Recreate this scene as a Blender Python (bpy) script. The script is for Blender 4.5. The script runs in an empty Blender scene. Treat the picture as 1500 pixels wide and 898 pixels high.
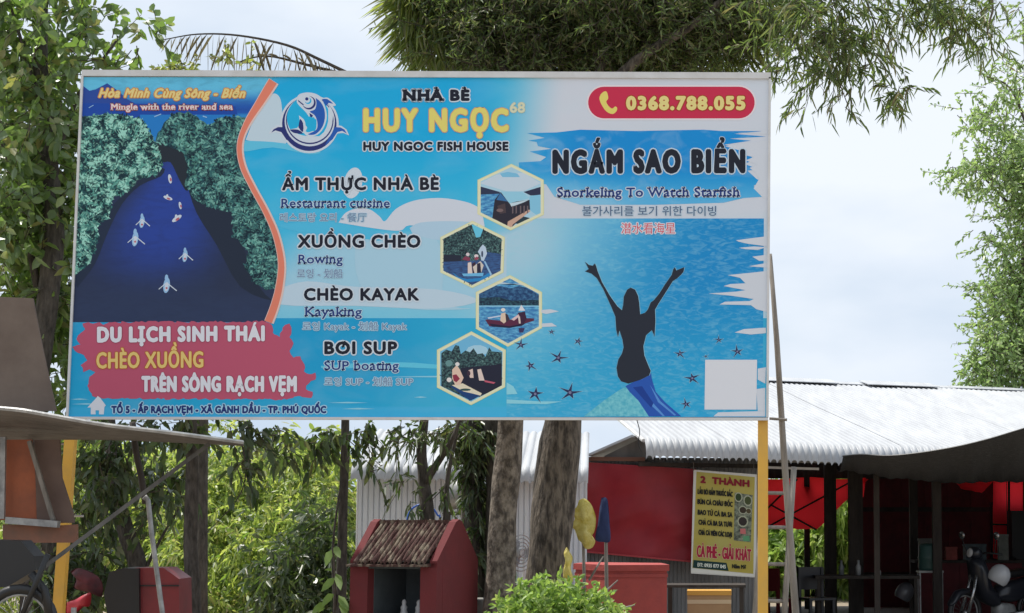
import bpy, math, random
import numpy as np
from mathutils import Vector, Matrix, noise as mnoise
from mathutils.geometry import tessellate_polygon
rnd = random.Random(7); rng = np.random.default_rng(11)
S = bpy.context.scene; C = S.collection
# ------------------------------------------------------------------ camera
F = 2784.0; CX = 1040.0; CY = 449.0; PITCH = math.radians(6.15); CAM = Vector((0, 0, 1.6))
cd = bpy.data.cameras.new('camera'); cam = bpy.data.objects.new('camera', cd); C.objects.link(cam)
cam.location = CAM; cam.rotation_euler = (math.radians(90) + PITCH, 0, 0)
cd.sensor_width = 36; cd.lens = 36 * F / 1500; cd.shift_x = -(CX - 750) / 1500; cd.clip_end = 2000
S.camera = cam
# ------------------------------------------------------------------ world and sun
SUN_TO = Vector((-0.38, 0.22, 0.90)).normalized()
w = bpy.data.worlds.new('World'); S.world = w; w.use_nodes = True
nt = w.node_tree; nt.nodes.clear(); N = nt.nodes.new; K = nt.links.new
sky = N('ShaderNodeTexSky'); sky.sky_type = 'NISHITA'; sky.sun_disc = False
sky.sun_elevation = math.asin(SUN_TO.z); sky.sun_rotation = math.atan2(SUN_TO.x, SUN_TO.y)
b1 = N('ShaderNodeBackground'); b1.inputs[1].default_value = 0.11; K(sky.outputs[0], b1.inputs[0])
tc = N('ShaderNodeTexCoord'); mp = N('ShaderNodeMapping'); mp.inputs['Scale'].default_value = (1, 1, 2.4)
K(tc.outputs['Generated'], mp.inputs[0])
nz = N('ShaderNodeTexNoise'); nz.inputs['Scale'].default_value = 4.5; nz.inputs['Detail'].default_value = 5; nz.inputs['Roughness'].default_value = .5
K(mp.outputs[0], nz.inputs['Vector'])
cr = N('ShaderNodeValToRGB'); cr.color_ramp.elements[0].position = .33; cr.color_ramp.elements[1].position = .66
cr.color_ramp.elements[0].color = (.52, .62, .75, 1); cr.color_ramp.elements[1].color = (.76, .81, .88, 1)
K(nz.outputs[0], cr.inputs[0])
b2 = N('ShaderNodeBackground'); b2.inputs[1].default_value = 1.0; K(cr.outputs[0], b2.inputs[0])
nz2 = N('ShaderNodeTexNoise'); nz2.inputs['Scale'].default_value = 3.1; nz2.inputs['Detail'].default_value = 4; K(mp.outputs[0], nz2.inputs['Vector'])
cr2 = N('ShaderNodeValToRGB'); cr2.color_ramp.elements[0].position = .3; cr2.color_ramp.elements[1].position = .5
cr2.color_ramp.elements[0].color = (.86,) * 3 + (1,); cr2.color_ramp.elements[1].color = (1, 1, 1, 1); K(nz2.outputs[0], cr2.inputs[0])
mx = N('ShaderNodeMixShader'); K(cr2.outputs[0], mx.inputs[0]); K(b1.outputs[0], mx.inputs[1]); K(b2.outputs[0], mx.inputs[2])
wo = N('ShaderNodeOutputWorld'); K(mx.outputs[0], wo.inputs[0])
sd = bpy.data.lights.new('sun', 'SUN'); sd.energy = 4.2; sd.angle = math.radians(.53); sd.color = (1, .95, .87)
so = bpy.data.objects.new('sun', sd); C.objects.link(so); so.rotation_euler = SUN_TO.to_track_quat('Z', 'Y').to_euler(); so.location = (5, 10, 20)
S.view_settings.view_transform = 'Standard'; S.view_settings.look = 'None'; S.view_settings.exposure = 0.25; S.view_settings.gamma = 1
S.render.engine = 'CYCLES'
S.cycles.max_bounces = 8; S.cycles.transparent_max_bounces = 12; S.cycles.use_denoising = True

# ------------------------------------------------------------------ helpers
cp_, sp_ = math.cos(PITCH), math.sin(PITCH)
def at(px, py, Y):
    u = (px - CX) / F; v = (CY - py) / F
    dy = cp_ - v * sp_; dz = sp_ + v * cp_; t = Y / dy
    return Vector((u * t, Y, CAM.z + dz * t))
def pz(px, Y, z):                                    # ground position under picture column px
    return Vector((at(px, 749, Y).x, Y, z))
def lin(r, g, b):
    f = lambda c: (c / 255 / 12.92) if c <= 10 else ((c / 255 + .055) / 1.055) ** 2.4
    return (f(r), f(g), f(b))
def ink(r, g, b, k=1.22):
    c = [q * k for q in lin(r, g, b)]; m = max(c); return tuple(q * min(1, .86 / m) for q in c)
MATS = {}
def mat(name, col, col2=None, scale=6, rough=.7, bump=0, bscale=None, metal=0, trans=None, stretch=None, detail=5, lo=.35, hi=.65, spec=.5, uv=False):
    if name in MATS: return MATS[name]
    m = bpy.data.materials.new(name); m.use_nodes = True; t = m.node_tree; n = t.nodes; l = t.links.new
    p = n['Principled BSDF']; p.inputs['Roughness'].default_value = rough; p.inputs['Metallic'].default_value = metal
    p.inputs['Specular IOR Level'].default_value = spec
    p.inputs['Base Color'].default_value = (*col, 1)
    tcn = n.new('ShaderNodeTexCoord'); mp = n.new('ShaderNodeMapping')
    l(tcn.outputs['UV' if uv else 'Object'], mp.inputs[0])
    if stretch: mp.inputs['Scale'].default_value = stretch
    if col2:
        z = n.new('ShaderNodeTexNoise'); z.inputs['Scale'].default_value = scale; z.inputs['Detail'].default_value = detail; z.inputs['Roughness'].default_value = .62
        l(mp.outputs[0], z.inputs['Vector'])
        r = n.new('ShaderNodeValToRGB'); r.color_ramp.elements[0].position = lo; r.color_ramp.elements[1].position = hi
        r.color_ramp.elements[0].color = (*col, 1); r.color_ramp.elements[1].color = (*col2, 1)
        l(z.outputs[0], r.inputs[0]); l(r.outputs[0], p.inputs['Base Color'])
    if bump:
        z2 = n.new('ShaderNodeTexNoise'); z2.inputs['Scale'].default_value = bscale or scale * 3; z2.inputs['Detail'].default_value = 4
        l(mp.outputs[0], z2.inputs['Vector']); bn = n.new('ShaderNodeBump'); bn.inputs['Strength'].default_value = bump; bn.inputs['Distance'].default_value = .02
        l(z2.outputs[0], bn.inputs['Height']); l(bn.outputs[0], p.inputs['Normal'])
    if trans:
        tr = n.new('ShaderNodeBsdfTranslucent'); tr.inputs[0].default_value = (*trans, 1); ad = n.new('ShaderNodeAddShader')
        l(p.outputs[0], ad.inputs[0]); l(tr.outputs[0], ad.inputs[1]); l(ad.outputs[0], n['Material Output'].inputs[0])
    MATS[name] = m; return m
def leafmat(name, cols, tcols, rough=.55, spec=.35):
    m = bpy.data.materials.new(name); m.use_nodes = True; t = m.node_tree; n = t.nodes; l = t.links.new
    p = n['Principled BSDF']; p.inputs['Roughness'].default_value = rough; p.inputs['Specular IOR Level'].default_value = spec
    g = n.new('ShaderNodeNewGeometry')
    def ramp(cs):
        r = n.new('ShaderNodeValToRGB'); e = r.color_ramp.elements
        while len(e) < len(cs): e.new(.5)
        for i, c in enumerate(cs): e[i].position = i / (len(cs) - 1); e[i].color = (*c, 1)
        l(g.outputs['Random Per Island'], r.inputs[0]); return r
    l(ramp(cols).outputs[0], p.inputs['Base Color'])
    tr = n.new('ShaderNodeBsdfTranslucent'); l(ramp(tcols).outputs[0], tr.inputs[0])
    ad = n.new('ShaderNodeAddShader'); l(p.outputs[0], ad.inputs[0]); l(tr.outputs[0], ad.inputs[1]); l(ad.outputs[0], n['Material Output'].inputs[0])
    return m
def prop(o, label=None, cat=None, group=None, kind=None):
    for k, v in (('label', label), ('category', cat), ('group', group), ('kind', kind)):
        if v: o[k] = v
    return o
def thing(name, loc, label, cat, group=None):
    o = bpy.data.objects.new(name, None); o.empty_display_size = .2; C.objects.link(o); o.location = loc
    return prop(o, label, cat, group)
def rootloc(o):
    v = Vector((0, 0, 0))
    while o is not None: v += Vector(o.location); o = o.parent
    return v
def mkobj(name, me, parent=None, loc=None):
    o = bpy.data.objects.new(name, me); C.objects.link(o)
    if parent is not None: o.parent = parent
    if loc is not None: o.location = loc
    return o
class MB:
    def __init__(s): s.v = []; s.f = []; s.m = []; s.mats = []; s.cur = 0
    def use(s, m):
        if m not in s.mats: s.mats.append(m)
        s.cur = s.mats.index(m); return s
    def add(s, vs, fs):
        k = len(s.v); s.v += [tuple(v) for v in vs]
        for f in fs: s.f.append(tuple(i + k for i in f)); s.m.append(s.cur)
        return s
    def hexa(s, p):                                  # 8 corners: 4 bottom ring, 4 top ring
        return s.add(p, [(3, 2, 1, 0), (4, 5, 6, 7), (0, 1, 5, 4), (1, 2, 6, 5), (2, 3, 7, 6), (3, 0, 4, 7)])
    def box(s, x0, x1, y0, y1, z0, z1, M=None):
        p = [Vector(q) for q in ((x0, y0, z0), (x1, y0, z0), (x1, y1, z0), (x0, y1, z0), (x0, y0, z1), (x1, y0, z1), (x1, y1, z1), (x0, y1, z1))]
        if M is not None: p = [M @ q for q in p]
        return s.hexa(p)
    def bar(s, a, b, wx, wy=None, up=Vector((0, 0, 1))):
        a = Vector(a); b = Vector(b); wy = wy or wx; d = (b - a).normalized()
        if abs(d.dot(up)) > .95: up = Vector((0, 1, 0))
        x = d.cross(up).normalized() * wx / 2; y = x.normalized().cross(d) * wy / 2
        return s.hexa([a - x - y, a + x - y, a + x + y, a - x + y, b - x - y, b + x - y, b + x + y, b - x + y])
    def tube(s, pts, rad, seg=8, cap=True, wob=0):
        pts = [Vector(p) for p in pts]; n = len(pts)
        if not hasattr(rad, '__len__'): rad = [rad] * n
        vs = []; fs = []; px = None
        for i, p in enumerate(pts):
            d = (pts[min(i + 1, n - 1)] - pts[max(i - 1, 0)]).normalized()
            if px is None:
                px = d.cross(Vector((0, 1, 0)) if abs(d.y) < .9 else Vector((1, 0, 0))).normalized()
            px = (px - d * px.dot(d)).normalized(); py = d.cross(px)
            for j in range(seg):
                a = 2 * math.pi * j / seg; r = rad[i]
                if wob: r *= 1 + wob * mnoise.noise(Vector((p.x * 3 + math.cos(a) * 1.3, p.y * 3 + math.sin(a) * 1.3, p.z * 2.2)))
                vs.append(p + (px * math.cos(a) + py * math.sin(a)) * r)
        for i in range(n - 1):
            for j in range(seg):
                k = (j + 1) % seg; fs.append((i * seg + j, i * seg + k, (i + 1) * seg + k, (i + 1) * seg + j))
        if cap: fs.append(tuple(range(seg))[::-1]); fs.append(tuple((n - 1) * seg + j for j in range(seg)))
        return s.add(vs, fs)
    def lathe(s, prof, o=Vector((0, 0, 0)), seg=20, M=None):
        vs = []; fs = []
        for r, z in prof:
            for j in range(seg):
                a = 2 * math.pi * j / seg; v = Vector((r * math.cos(a), r * math.sin(a), z))
                if M is not None: v = M @ v
                vs.append(v + Vector(o))
        for i in range(len(prof) - 1):
            for j in range(seg):
                k = (j + 1) % seg; fs.append((i * seg + j, i * seg + k, (i + 1) * seg + k, (i + 1) * seg + j))
        return s.add(vs, fs)
    def slab(s, poly, off):                          # convex or not: outline in 3-D, thickened by vector off
        poly = [Vector(p) for p in poly]; n = len(poly); off = Vector(off)
        k = [tuple(t) for t in tessellate_polygon([poly])]
        vs = poly + [p + off for p in poly]
        fs = [t[::-1] for t in k] + [tuple(i + n for i in t) for t in k]
        fs += [(i, (i + 1) % n, (i + 1) % n + n, i + n) for i in range(n)]
        return s.add(vs, fs)
    def grid(s, fn, nu, nv, flip=False):             # fn(u,v)->point
        vs = [fn(i / nu, j / nv) for j in range(nv + 1) for i in range(nu + 1)]
        fs = [(j * (nu + 1) + i, j * (nu + 1) + i + 1, (j + 1) * (nu + 1) + i + 1, (j + 1) * (nu + 1) + i) for j in range(nv) for i in range(nu)]
        return s.add(vs, fs)
    def build(s, name, m=None, parent=None, smooth=False, **kw):
        me = bpy.data.meshes.new(name); o0 = rootloc(parent) if parent is not None else Vector((0, 0, 0))
        loc = None
        if parent is None and s.v:
            a = np.array(s.v); o0 = Vector((float(a[:, 0].mean()), float(a[:, 1].mean()), float(a[:, 2].min()))); loc = o0
        me.from_pydata([(v[0] - o0.x, v[1] - o0.y, v[2] - o0.z) for v in s.v], [], s.f)
        if m is not None and not s.mats: me.materials.append(m)
        for q in s.mats: me.materials.append(q)
        if s.mats: me.polygons.foreach_set('material_index', s.m)
        if smooth: me.shade_smooth()
        me.update()
        return prop(mkobj(name, me, parent, loc), **kw)
def smooth_curve(pts, n=6):                          # Catmull-Rom through points
    P = [Vector(p) if len(p) == 3 else Vector((p[0], p[1], 0)) for p in pts]; P = [2 * P[0] - P[1]] + P + [2 * P[-1] - P[-2]]; out = []
    for i in range(1, len(P) - 2):
        for k in range(n):
            t = k / n; a, b, c, d = P[i - 1:i + 3]
            out.append(.5 * ((2 * b) + (c - a) * t + (2 * a - 5 * b + 4 * c - d) * t * t + (3 * b - a - 3 * c + d) * t ** 3))
    return out + [P[-2]]

# ------------------------------------------------------------------ materials
M_steel = mat('weathered steel', (.22, .22, .22), (.42, .42, .41), 9, .5, .15, metal=.3)
M_white = mat('white painted aluminium', (.70, .70, .70), (.60, .59, .57), 5, .45)
M_yellow = mat('yellow painted post', (.72, .40, .055), (.62, .36, .07), 7, .5, .1, lo=.4, hi=.75)
M_bark = mat('grey brown bark', (.040, .034, .029), (.115, .10, .085), 26, .9, 1, 40, stretch=(1, 1, .3), detail=9)
M_bark3 = mat('dark grey bark', (.045, .036, .029), (.20, .165, .13), 20, .9, 1, 45, stretch=(1, 1, .28), detail=12, lo=.40, hi=.62)
M_bark2 = mat('pale mottled bark', (.060, .048, .038), (.26, .22, .18), 16, .9, 1, 40, stretch=(1, 1, .6), detail=12, lo=.40, hi=.63)
M_twig = mat('twig bark', (.055, .043, .035), (.11, .09, .07), 20, .9)
M_roof = mat('white corrugated metal', (.50, .515, .535), (.41, .42, .44), 2.2, .5, 0, spec=.25, stretch=(2.5, .25, 1), detail=8)
M_siding = mat('white metal siding', (.78, .80, .83), (.68, .71, .75), 1.6, .5, 0, stretch=(1, 1, .3))
M_greysid = mat('grey weathered siding', (.17, .175, .18), (.27, .27, .27), 5, .6, .1, stretch=(1, 1, .25))
M_redtarp = mat('red tarpaulin', (.40, .028, .040), (.32, .022, .035), 3, .38, .25, 3, spec=.3)
M_darkwood = mat('dark timber', (.030, .024, .021), (.060, .048, .040), 12, .8, .3, stretch=(1, 1, .2))
M_greywood = mat('grey weathered wood', (.16, .145, .125), (.30, .27, .24), 14, .85, .4, stretch=(1, 1, .15))
M_black = mat('black plastic', (.012, .012, .013), None, rough=.45)
M_chrome = mat('scuffed chrome', (.55, .55, .56), (.35, .35, .35), 15, .25, metal=.9)
M_ground = mat('sandy ground', (.33, .27, .20), (.24, .20, .15), .8, .95, .4, 9)
M_pipe = mat('dark grey wood', (.085, .082, .078), (.15, .145, .135), 12, .8, .3, stretch=(1, 1, .3))
M_concrete = mat('old concrete', (.30, .29, .27), (.20, .195, .18), 6, .9, .4)
M_shrine = mat('dark red render', (.165, .022, .026), (.125, .021, .024), 5, .85, .12, 40, lo=.3, hi=.8)
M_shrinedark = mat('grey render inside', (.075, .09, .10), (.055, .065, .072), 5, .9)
M_altar = mat('faded red paint', (.42, .07, .06), (.34, .06, .055), 6, .75, .2, 25)

# ------------------------------------------------------------------ ground
g = MB().add([(-600, -60, 0), (600, -60, 0), (600, 1500, 0), (-600, 1500, 0)], [(0, 1, 2, 3)]).build('ground', M_ground, kind='structure', label='sandy ground around the signboard and huts')
# ================================================================== BILLBOARD
YB = 15.8; LAY = .0002
def bp(px, py, layer=0.0): return at(px, py, YB - LAY * layer)
board = thing('billboard', (at(620, 749, YB).x, YB, 0), 'large blue advertising signboard on two yellow posts with river and sea pictures', 'billboard')
def uvm(name, col, **kw): return mat('print ' + name, col, uv=True, **kw)
def printmesh(name, verts, faces, mats, midx=None, cols=None, px=None, label=None):
    me = bpy.data.meshes.new(name); o0 = rootloc(board)
    me.from_pydata([tuple(Vector(v) - o0) for v in verts], [], faces)
    for m in mats: me.materials.append(m)
    if midx is not None: me.polygons.foreach_set('material_index', midx)
    if px is not None:
        u = me.uv_layers.new(name='UVMap'); li = np.zeros(len(me.loops), dtype=np.int32); me.loops.foreach_get('vertex_index', li)
        u.data.foreach_set('uv', (np.array(px)[li] / 100.0).astype(np.float32).ravel())
    if cols is not None:
        ca = me.color_attributes.new('tint', 'FLOAT_COLOR', 'POINT'); ca.data.foreach_set('color', np.array(cols, dtype=np.float32).ravel())
    me.update(); return prop(mkobj(name, me, board), label)
class Print:
    """flat printed shapes in banner coordinates, each a little in front of the last"""
    def __init__(s, layer): s.v = []; s.f = []; s.m = []; s.px = []; s.mats = []; s.layer = layer; s.k = 0
    def mi(s, m):
        if m not in s.mats: s.mats.append(m)
        return s.mats.index(m)
    def poly(s, pts, m, curve=0):
        if curve:
            c = smooth_curve(list(pts) + [pts[0]], curve)[:-1]; pts = [(p.x, p.y) for p in c]
        L = s.layer + s.k * .07; s.k += 1; k = len(s.v)
        for x, y in pts: s.v.append(bp(x, y, L)); s.px.append((x, y))
        i = s.mi(m)
        for t in tessellate_polygon([[Vector((x, -y, 0)) for x, y in pts]]):
            s.f.append(tuple(q + k for q in t)); s.m.append(i)
        return s
    def ell(s, cx, cy, rx, ry, m, n=24, a0=0, a1=360, rot=0):
        c, q = math.cos(math.radians(rot)), math.sin(math.radians(rot)); P = []
        for i in range(n):
            a = math.radians(a0 + (a1 - a0) * i / (n if a1 - a0 >= 360 else n - 1)); x, y = rx * math.cos(a), ry * math.sin(a)
            P.append((cx + x * c - y * q, cy + x * q + y * c))
        return s.poly(P, m)
    def line(s, pts, wd, m):
        P = [Vector(p) for p in pts]; a = []; b = []
        if not hasattr(wd, '__len__'): wd = [wd] * len(P)
        for i, p in enumerate(P):
            d = (P[min(i + 1, len(P) - 1)] - P[max(i - 1, 0)]).normalized(); n = Vector((-d.y, d.x)) * wd[i] / 2
            a.append(tuple(p + n)); b.append(tuple(p - n))
        return s.poly(a + b[::-1], m)
    def strokes(s, poly, n, ln, wd, mats, swirl=.06, seed=0, keep=None):
        xs = [p[0] for p in poly]; ys_ = [p[1] for p in poly]; done = 0; L = s.layer + s.k * .07; s.k += 3; mi = [s.mi(m) for m in mats]
        def inside(x, y):
            c = False
            for i in range(len(poly)):
                (x0, y0), (x1, y1) = poly[i], poly[i - 1]
                if (y0 > y) != (y1 > y) and x < (x1 - x0) * (y - y0) / (y1 - y0) + x0: c = not c
            return c
        while done < n:
            done += 1; x, y = rnd.uniform(min(xs), max(xs)), rnd.uniform(min(ys_), max(ys_))
            if not inside(x, y): continue
            a = 3.5 * mnoise.noise(Vector((x * swirl, y * swirl, seed))) * 2 + rnd.uniform(-.6, .6); q = mnoise.noise(Vector((x * .07, y * .07, seed + 5))) * 1.5 + rnd.uniform(0, 1)
            x += rnd.uniform(-2, 2); y += rnd.uniform(-2, 2)
            l_, w_ = ln * rnd.uniform(.5, 1.3), wd * rnd.uniform(.5, 1.2); dx, dy = math.cos(a) * l_ / 2, math.sin(a) * l_ / 2; ex, ey = -math.sin(a) * w_ / 2, math.cos(a) * w_ / 2
            k = len(s.v); Lz = L + .2 * (done % 997) / 997
            for px_, py_ in ((x - dx, y - dy), (x + ex, y + ey), (x + dx, y + dy), (x - ex, y - ey)): s.v.append(bp(px_, py_, Lz)); s.px.append((px_, py_))
            s.f.append((k, k + 1, k + 2, k + 3)); s.m.append(mi[min(len(mi) - 1, max(0, int(q * len(mi))))])
        return s
    def build(s, name, label=None): return printmesh(name, s.v, s.f, s.mats, s.m, px=s.px, label=label)
_m = {}
def I(r, g, b, gloss=.55):
    k = (r, g, b)
    if k not in _m: _m[k] = mat('ink %d %d %d' % k, ink(r, g, b), None, rough=gloss, spec=.25)
    return _m[k]
# board body, frame, posts
co = [(98, 613), (1125, 615), (1129, 107), (121, 103)]
b = MB(); b.slab([at(x, y, YB + .004) for x, y in co], (0, .035, 0)); b.build('backing_panel', mat('grey sheet steel', (.3, .3, .3)), board)
def rail(p, q, w_, out=.016, name='frame_rail'):
    return MB().bar(at(*p, YB + .005), at(*q, YB + .005), w_, .05, up=Vector((0, 1, 0))).build(name, M_white, board)
rail((121, 107.5), (1129, 111.5), .052); rail((98.5, 612.5), (1125, 614), .022); rail((121.5, 112), (99.5, 610), .020); rail((1127.6, 114), (1124, 611.5), .020)
for xt, xb in ((104.5, 86), (1117.5, 1117.5)):
    top = at(xt + (2 if xt < 500 else 0), 604, YB + .09); bot = at(xb, 898, YB + .09); d = bot - top; foot = top + d * (top.z / -d.z)
    MB().bar(foot, top - d * (2.4 / -d.z), .083, .083).build('post', M_yellow, board)
# background tints
def lerp(a, b, t): return tuple(a[i] + (b[i] - a[i]) * t for i in range(3))
def ss(a, b, x): t = min(1, max(0, (x - a) / (b - a))); return t * t * (3 - 2 * t)
def base_rgb(x, y):
    c = lerp((6, 165, 216), (60, 180, 218), ss(180, 330, y))
    c = lerp(c, (163, 205, 224), ss(335, 350, y) * ss(395, 520, x + (y - 340) * 1.2) * .95)
    c = lerp(c, (112, 196, 222), ss(425, 462, y) * .8)
    c = lerp(c, (200, 205, 214), ss(690, 835, x + (y - 110) * .12) * (1 - ss(300, 420, y) * .35))
    if y > 466:
        c = lerp((14, 152, 200), (70, 182, 214), ss(520, 700, x) * .5 + ss(520, 600, y) * .25)
    if y > 596: c = lerp(c, (70, 175, 220), .5)
    return c
def sea_rgb(x, y):
    c = lerp((150, 202, 222), (10, 132, 194), ss(760, 1060, x + (y - 330) * .35))
    c = lerp(c, (44, 166, 208), ss(380, 600, y) * .8)
    c = lerp(c, (175, 208, 224), (1 - ss(0, 95, math.hypot(x - 755, (y - 350) * 1.0))) * .85)
    return c
def river_rgb(x, y):
    if y < 168: return lerp((96, 188, 222), (20, 80, 168), ss(128, 160, y))
    d = math.hypot((x - (262 - (y - 230) * .22)) / (36 + (y - 220) * .62 if y > 220 else 36), (y - 300) / 150)
    c = lerp((34, 62, 146), (32, 42, 66), ss(.3, 1.15, d))
    if y < 205: c = (40, 130, 195)
    return lerp(c, (38, 52, 84), ss(380, 460, y))
def tintmat(name, noise_amt, sc, detail=3, stretch=(1, 1, 1), dist=0.6, lo=.35, hi=.7, white=(.55, .8, .85)):
    m = bpy.data.materials.new(name); m.use_nodes = True; t = m.node_tree; n = t.nodes; l = t.links.new; p = n['Principled BSDF']
    p.inputs['Roughness'].default_value = .4; p.inputs['Specular IOR Level'].default_value = .3
    a = n.new('ShaderNodeAttribute'); a.attribute_name = 'tint'
    zb = n.new('ShaderNodeTexNoise'); zb.inputs['Scale'].default_value = .9; zb.inputs['Detail'].default_value = 2; ub = n.new('ShaderNodeUVMap'); l(ub.outputs[0], zb.inputs['Vector']); bb = n.new('ShaderNodeBump'); bb.inputs['Strength'].default_value = .5; bb.inputs['Distance'].default_value = .03; l(zb.outputs[0], bb.inputs['Height']); l(bb.outputs[0], p.inputs['Normal'])
    if not noise_amt: l(a.outputs['Color'], p.inputs['Base Color']); return m
    tcn = n.new('ShaderNodeTexCoord'); mp = n.new('ShaderNodeMapping'); mp.inputs['Scale'].default_value = stretch; l(tcn.outputs['UV'], mp.inputs[0])
    z = n.new('ShaderNodeTexNoise'); z.inputs['Scale'].default_value = sc; z.inputs['Detail'].default_value = detail; z.inputs['Distortion'].default_value = dist; l(mp.outputs[0], z.inputs['Vector'])
    r = n.new('ShaderNodeMapRange'); r.inputs[1].default_value = lo; r.inputs[2].default_value = hi; r.inputs[3].default_value = 0; r.inputs[4].default_value = noise_amt; l(z.outputs[0], r.inputs[0])
    x = n.new('ShaderNodeMix'); x.data_type = 'RGBA'; l(r.outputs[0], x.inputs[0]); l(a.outputs['Color'], x.inputs[6]); x.inputs[7].default_value = (*white, 1)
    l(x.outputs[2], p.inputs['Base Color']); return m
def tintgrid(name, fn, rows, layer, m, nx=60):
    """rows: list of (y, x0, x1) outlines"""
    v = []; px = []; cols = []; f = []
    for y, x0, x1 in rows:
        for i in range(nx + 1):
            x = x0 + (x1 - x0) * i / nx; v.append(bp(x, y, layer)); px.append((x, y)); cols.append((*ink(*fn(x, y)), 1))
    for j in range(len(rows) - 1):
        for i in range(nx): k = j * (nx + 1) + i; f.append((k, k + nx + 1, k + nx + 2, k + 1))
    return printmesh(name, v, f, [m], px=px, cols=cols)
L_ = lambda y: 122.5 - (y - 113) * 22.5 / 498          # banner left and right edges
R_ = lambda y: 1126.5 - (y - 113) * 3.5 / 498
ys = [113 + i * (611 - 113) / 150 for i in range(151)]
ys = sorted(ys + [465.9, 466.1])
tintgrid('banner_print', base_rgb, [(y, L_(y), R_(y)) for y in ys], 1, tintmat('banner vinyl', .10, 1.2, 3, (1, 2, 1), lo=.45, hi=.75), 160)
# sea picture at right
rows = [(320 + i * 291 / 70, 742 + 40 * (1 - ss(320, 350, 320 + i * 291 / 70)) , R_(320 + i * 291 / 70) - 6) for i in range(71)]
tintgrid('sea_picture', sea_rgb, rows, 2, tintmat('printed sea ripples', .42, 13, 5, (.5, 1.3, 1), 1.2, lo=.46, hi=.80, white=ink(150, 216, 232)), 90)
# river picture at left
curve = [(p.x, p.y) for p in smooth_curve([(396, 119), (378, 148), (357, 182), (347, 212), (351, 243), (366, 275), (385, 310), (400, 345), (408, 385), (405, 420), (398, 448), (389, 472)], 5)]
def cx_at(y):
    for (x0, y0), (x1, y1) in zip(curve, curve[1:]):
        if y0 <= y <= y1: return x0 + (x1 - x0) * (y - y0) / (y1 - y0 + 1e-6)
    return curve[0][0] + (119 - y) * .6 if y < 119 else curve[-1][0]
rows = [(113 + i * 359 / 90, L_(113 + i * 359 / 90), cx_at(113 + i * 359 / 90)) for i in range(91)]
tintgrid('river_picture', river_rgb, rows, 3, tintmat('printed river', .28, 6, 5, (.6, 1.6, 1), 1.2, .45, .8, ink(24, 32, 60)), 60)
def veg(name, dark, lite, sc=22, hi=.62, st=(1, 1.2, 1), lo=.42):
    return uvm(name, ink(*dark), col2=ink(*lite), scale=sc, lo=lo, hi=hi, detail=3, stretch=st, rough=.55, spec=.25)
V1 = veg('mangrove left', (22, 56, 62), (138, 196, 176), 9, .66); V2 = veg('mangrove right', (18, 46, 58), (92, 150, 140), 10, .68)
for q_ in (V1, V2):
    for nd in q_.node_tree.nodes:
        if nd.type == 'TEX_NOISE': nd.inputs['Distortion'].default_value = 1.8; nd.inputs['Detail'].default_value = 5
P = Print(5)
mtn = I(40, 72, 150)
P.poly([(L_(125), 126), (131, 133), (140, 131), (157, 122), (170, 131), (186, 145), (200, 153), (196, 158), (L_(158), 158)], mtn)
P.poly([(L_(152), 151), (200, 152), (345, 156), (350, 176), (L_(180), 182)], I(24, 70, 158))
P.poly([(205, 168), (352, 168), (345, 196), (210, 200)], I(32, 118, 190))
def rag(pts, amp=2.2, step=5, closed=True):
    out = []
    for i, (x0, y0) in enumerate(pts if closed else pts[:-1]):
        x1, y1 = pts[(i + 1) % len(pts)]; n = max(1, int(math.hypot(x1 - x0, y1 - y0) / step))
        for k in range(n):
            t = k / n; out.append((x0 + (x1 - x0) * t + rnd.uniform(-amp, amp) * (k > 0), y0 + (y1 - y0) * t + rnd.uniform(-amp, amp) * (k > 0)))
    return out
lm = [(148, 168), (177, 167), (206, 174), (217, 188), (232, 217), (239, 240), (229, 255), (200, 264), (191, 278), (165, 290), (160, 316), (142, 330), (145, 348), (137, 369), (127, 390), (L_(403) + 2, 403)]
P.poly([(150, 318), (200, 264), (238, 246), (236, 258), (205, 272), (178, 300), (156, 345), (140, 385), (118, 415), (112, 418), (112, 380)], I(32, 44, 66), 3)
P.poly([(226, 208), (268, 214), (278, 240), (275, 280), (262, 262), (250, 238), (236, 236)], I(34, 42, 52), 3)
P.poly([(273, 268), (300, 294), (345, 306), (352, 350), (380, 420), (398, 440), (352, 420), (318, 360), (288, 312)], I(32, 42, 60), 3)
P.poly([(L_(171) + .5, 171)] + rag(lm[:-1], 2.2, 5, False) + [(L_(403) + .5, 403)], V1)
rm = [(228, 206), (236, 190), (252, 168), (275, 163), (293, 176), (304, 183), (322, 172), (349, 170)]
rr = [(397, 424), (389, 425), (371, 412), (358, 390), (364, 369), (349, 350), (340, 348), (342, 330), (339, 310), (310, 304), (287, 293), (272, 275), (275, 241), (267, 223), (252, 217)]
P.poly(rag(rm, 2.2, 5, False) + [(cx_at(y) - 1, y) for y in range(172, 424, 8)] + rag(rr, 2, 5, False), V2)
P.poly(rag([(262, 176), (290, 190), (296, 225), (284, 268), (276, 268), (279, 240), (268, 222), (256, 214)], 2, 4), veg('mangrove mid', (22, 56, 62), (96, 156, 140), 14, .66))
P.build('river_scenery')
ml = [I(20, 50, 58), I(34, 78, 82), I(60, 118, 112), I(98, 162, 148), I(150, 205, 188)]; mr = [I(16, 40, 52), I(28, 66, 76), I(48, 98, 100), I(74, 134, 128), I(112, 168, 156)]
P = Print(7.2); P.strokes([(L_(171) + 1, 172)] + lm[:-1] + [(L_(403) + 1, 402)], 4200, 8.0, 3.2, ml, swirl=.10, seed=1); prop(P.build('mangrove_leaf_print'), kind='stuff')
P = Print(7.2); P.strokes(rm + [(cx_at(y) - 3, y) for y in range(176, 424, 12)] + rr, 5200, 6.5, 2.8, mr, swirl=.11, seed=4); prop(P.build('mangrove_leaf_print'), kind='stuff')
P = Print(14)                                           # little boats
W = I(214, 224, 236); W2 = I(150, 190, 226); RD = I(176, 96, 110)
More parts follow.
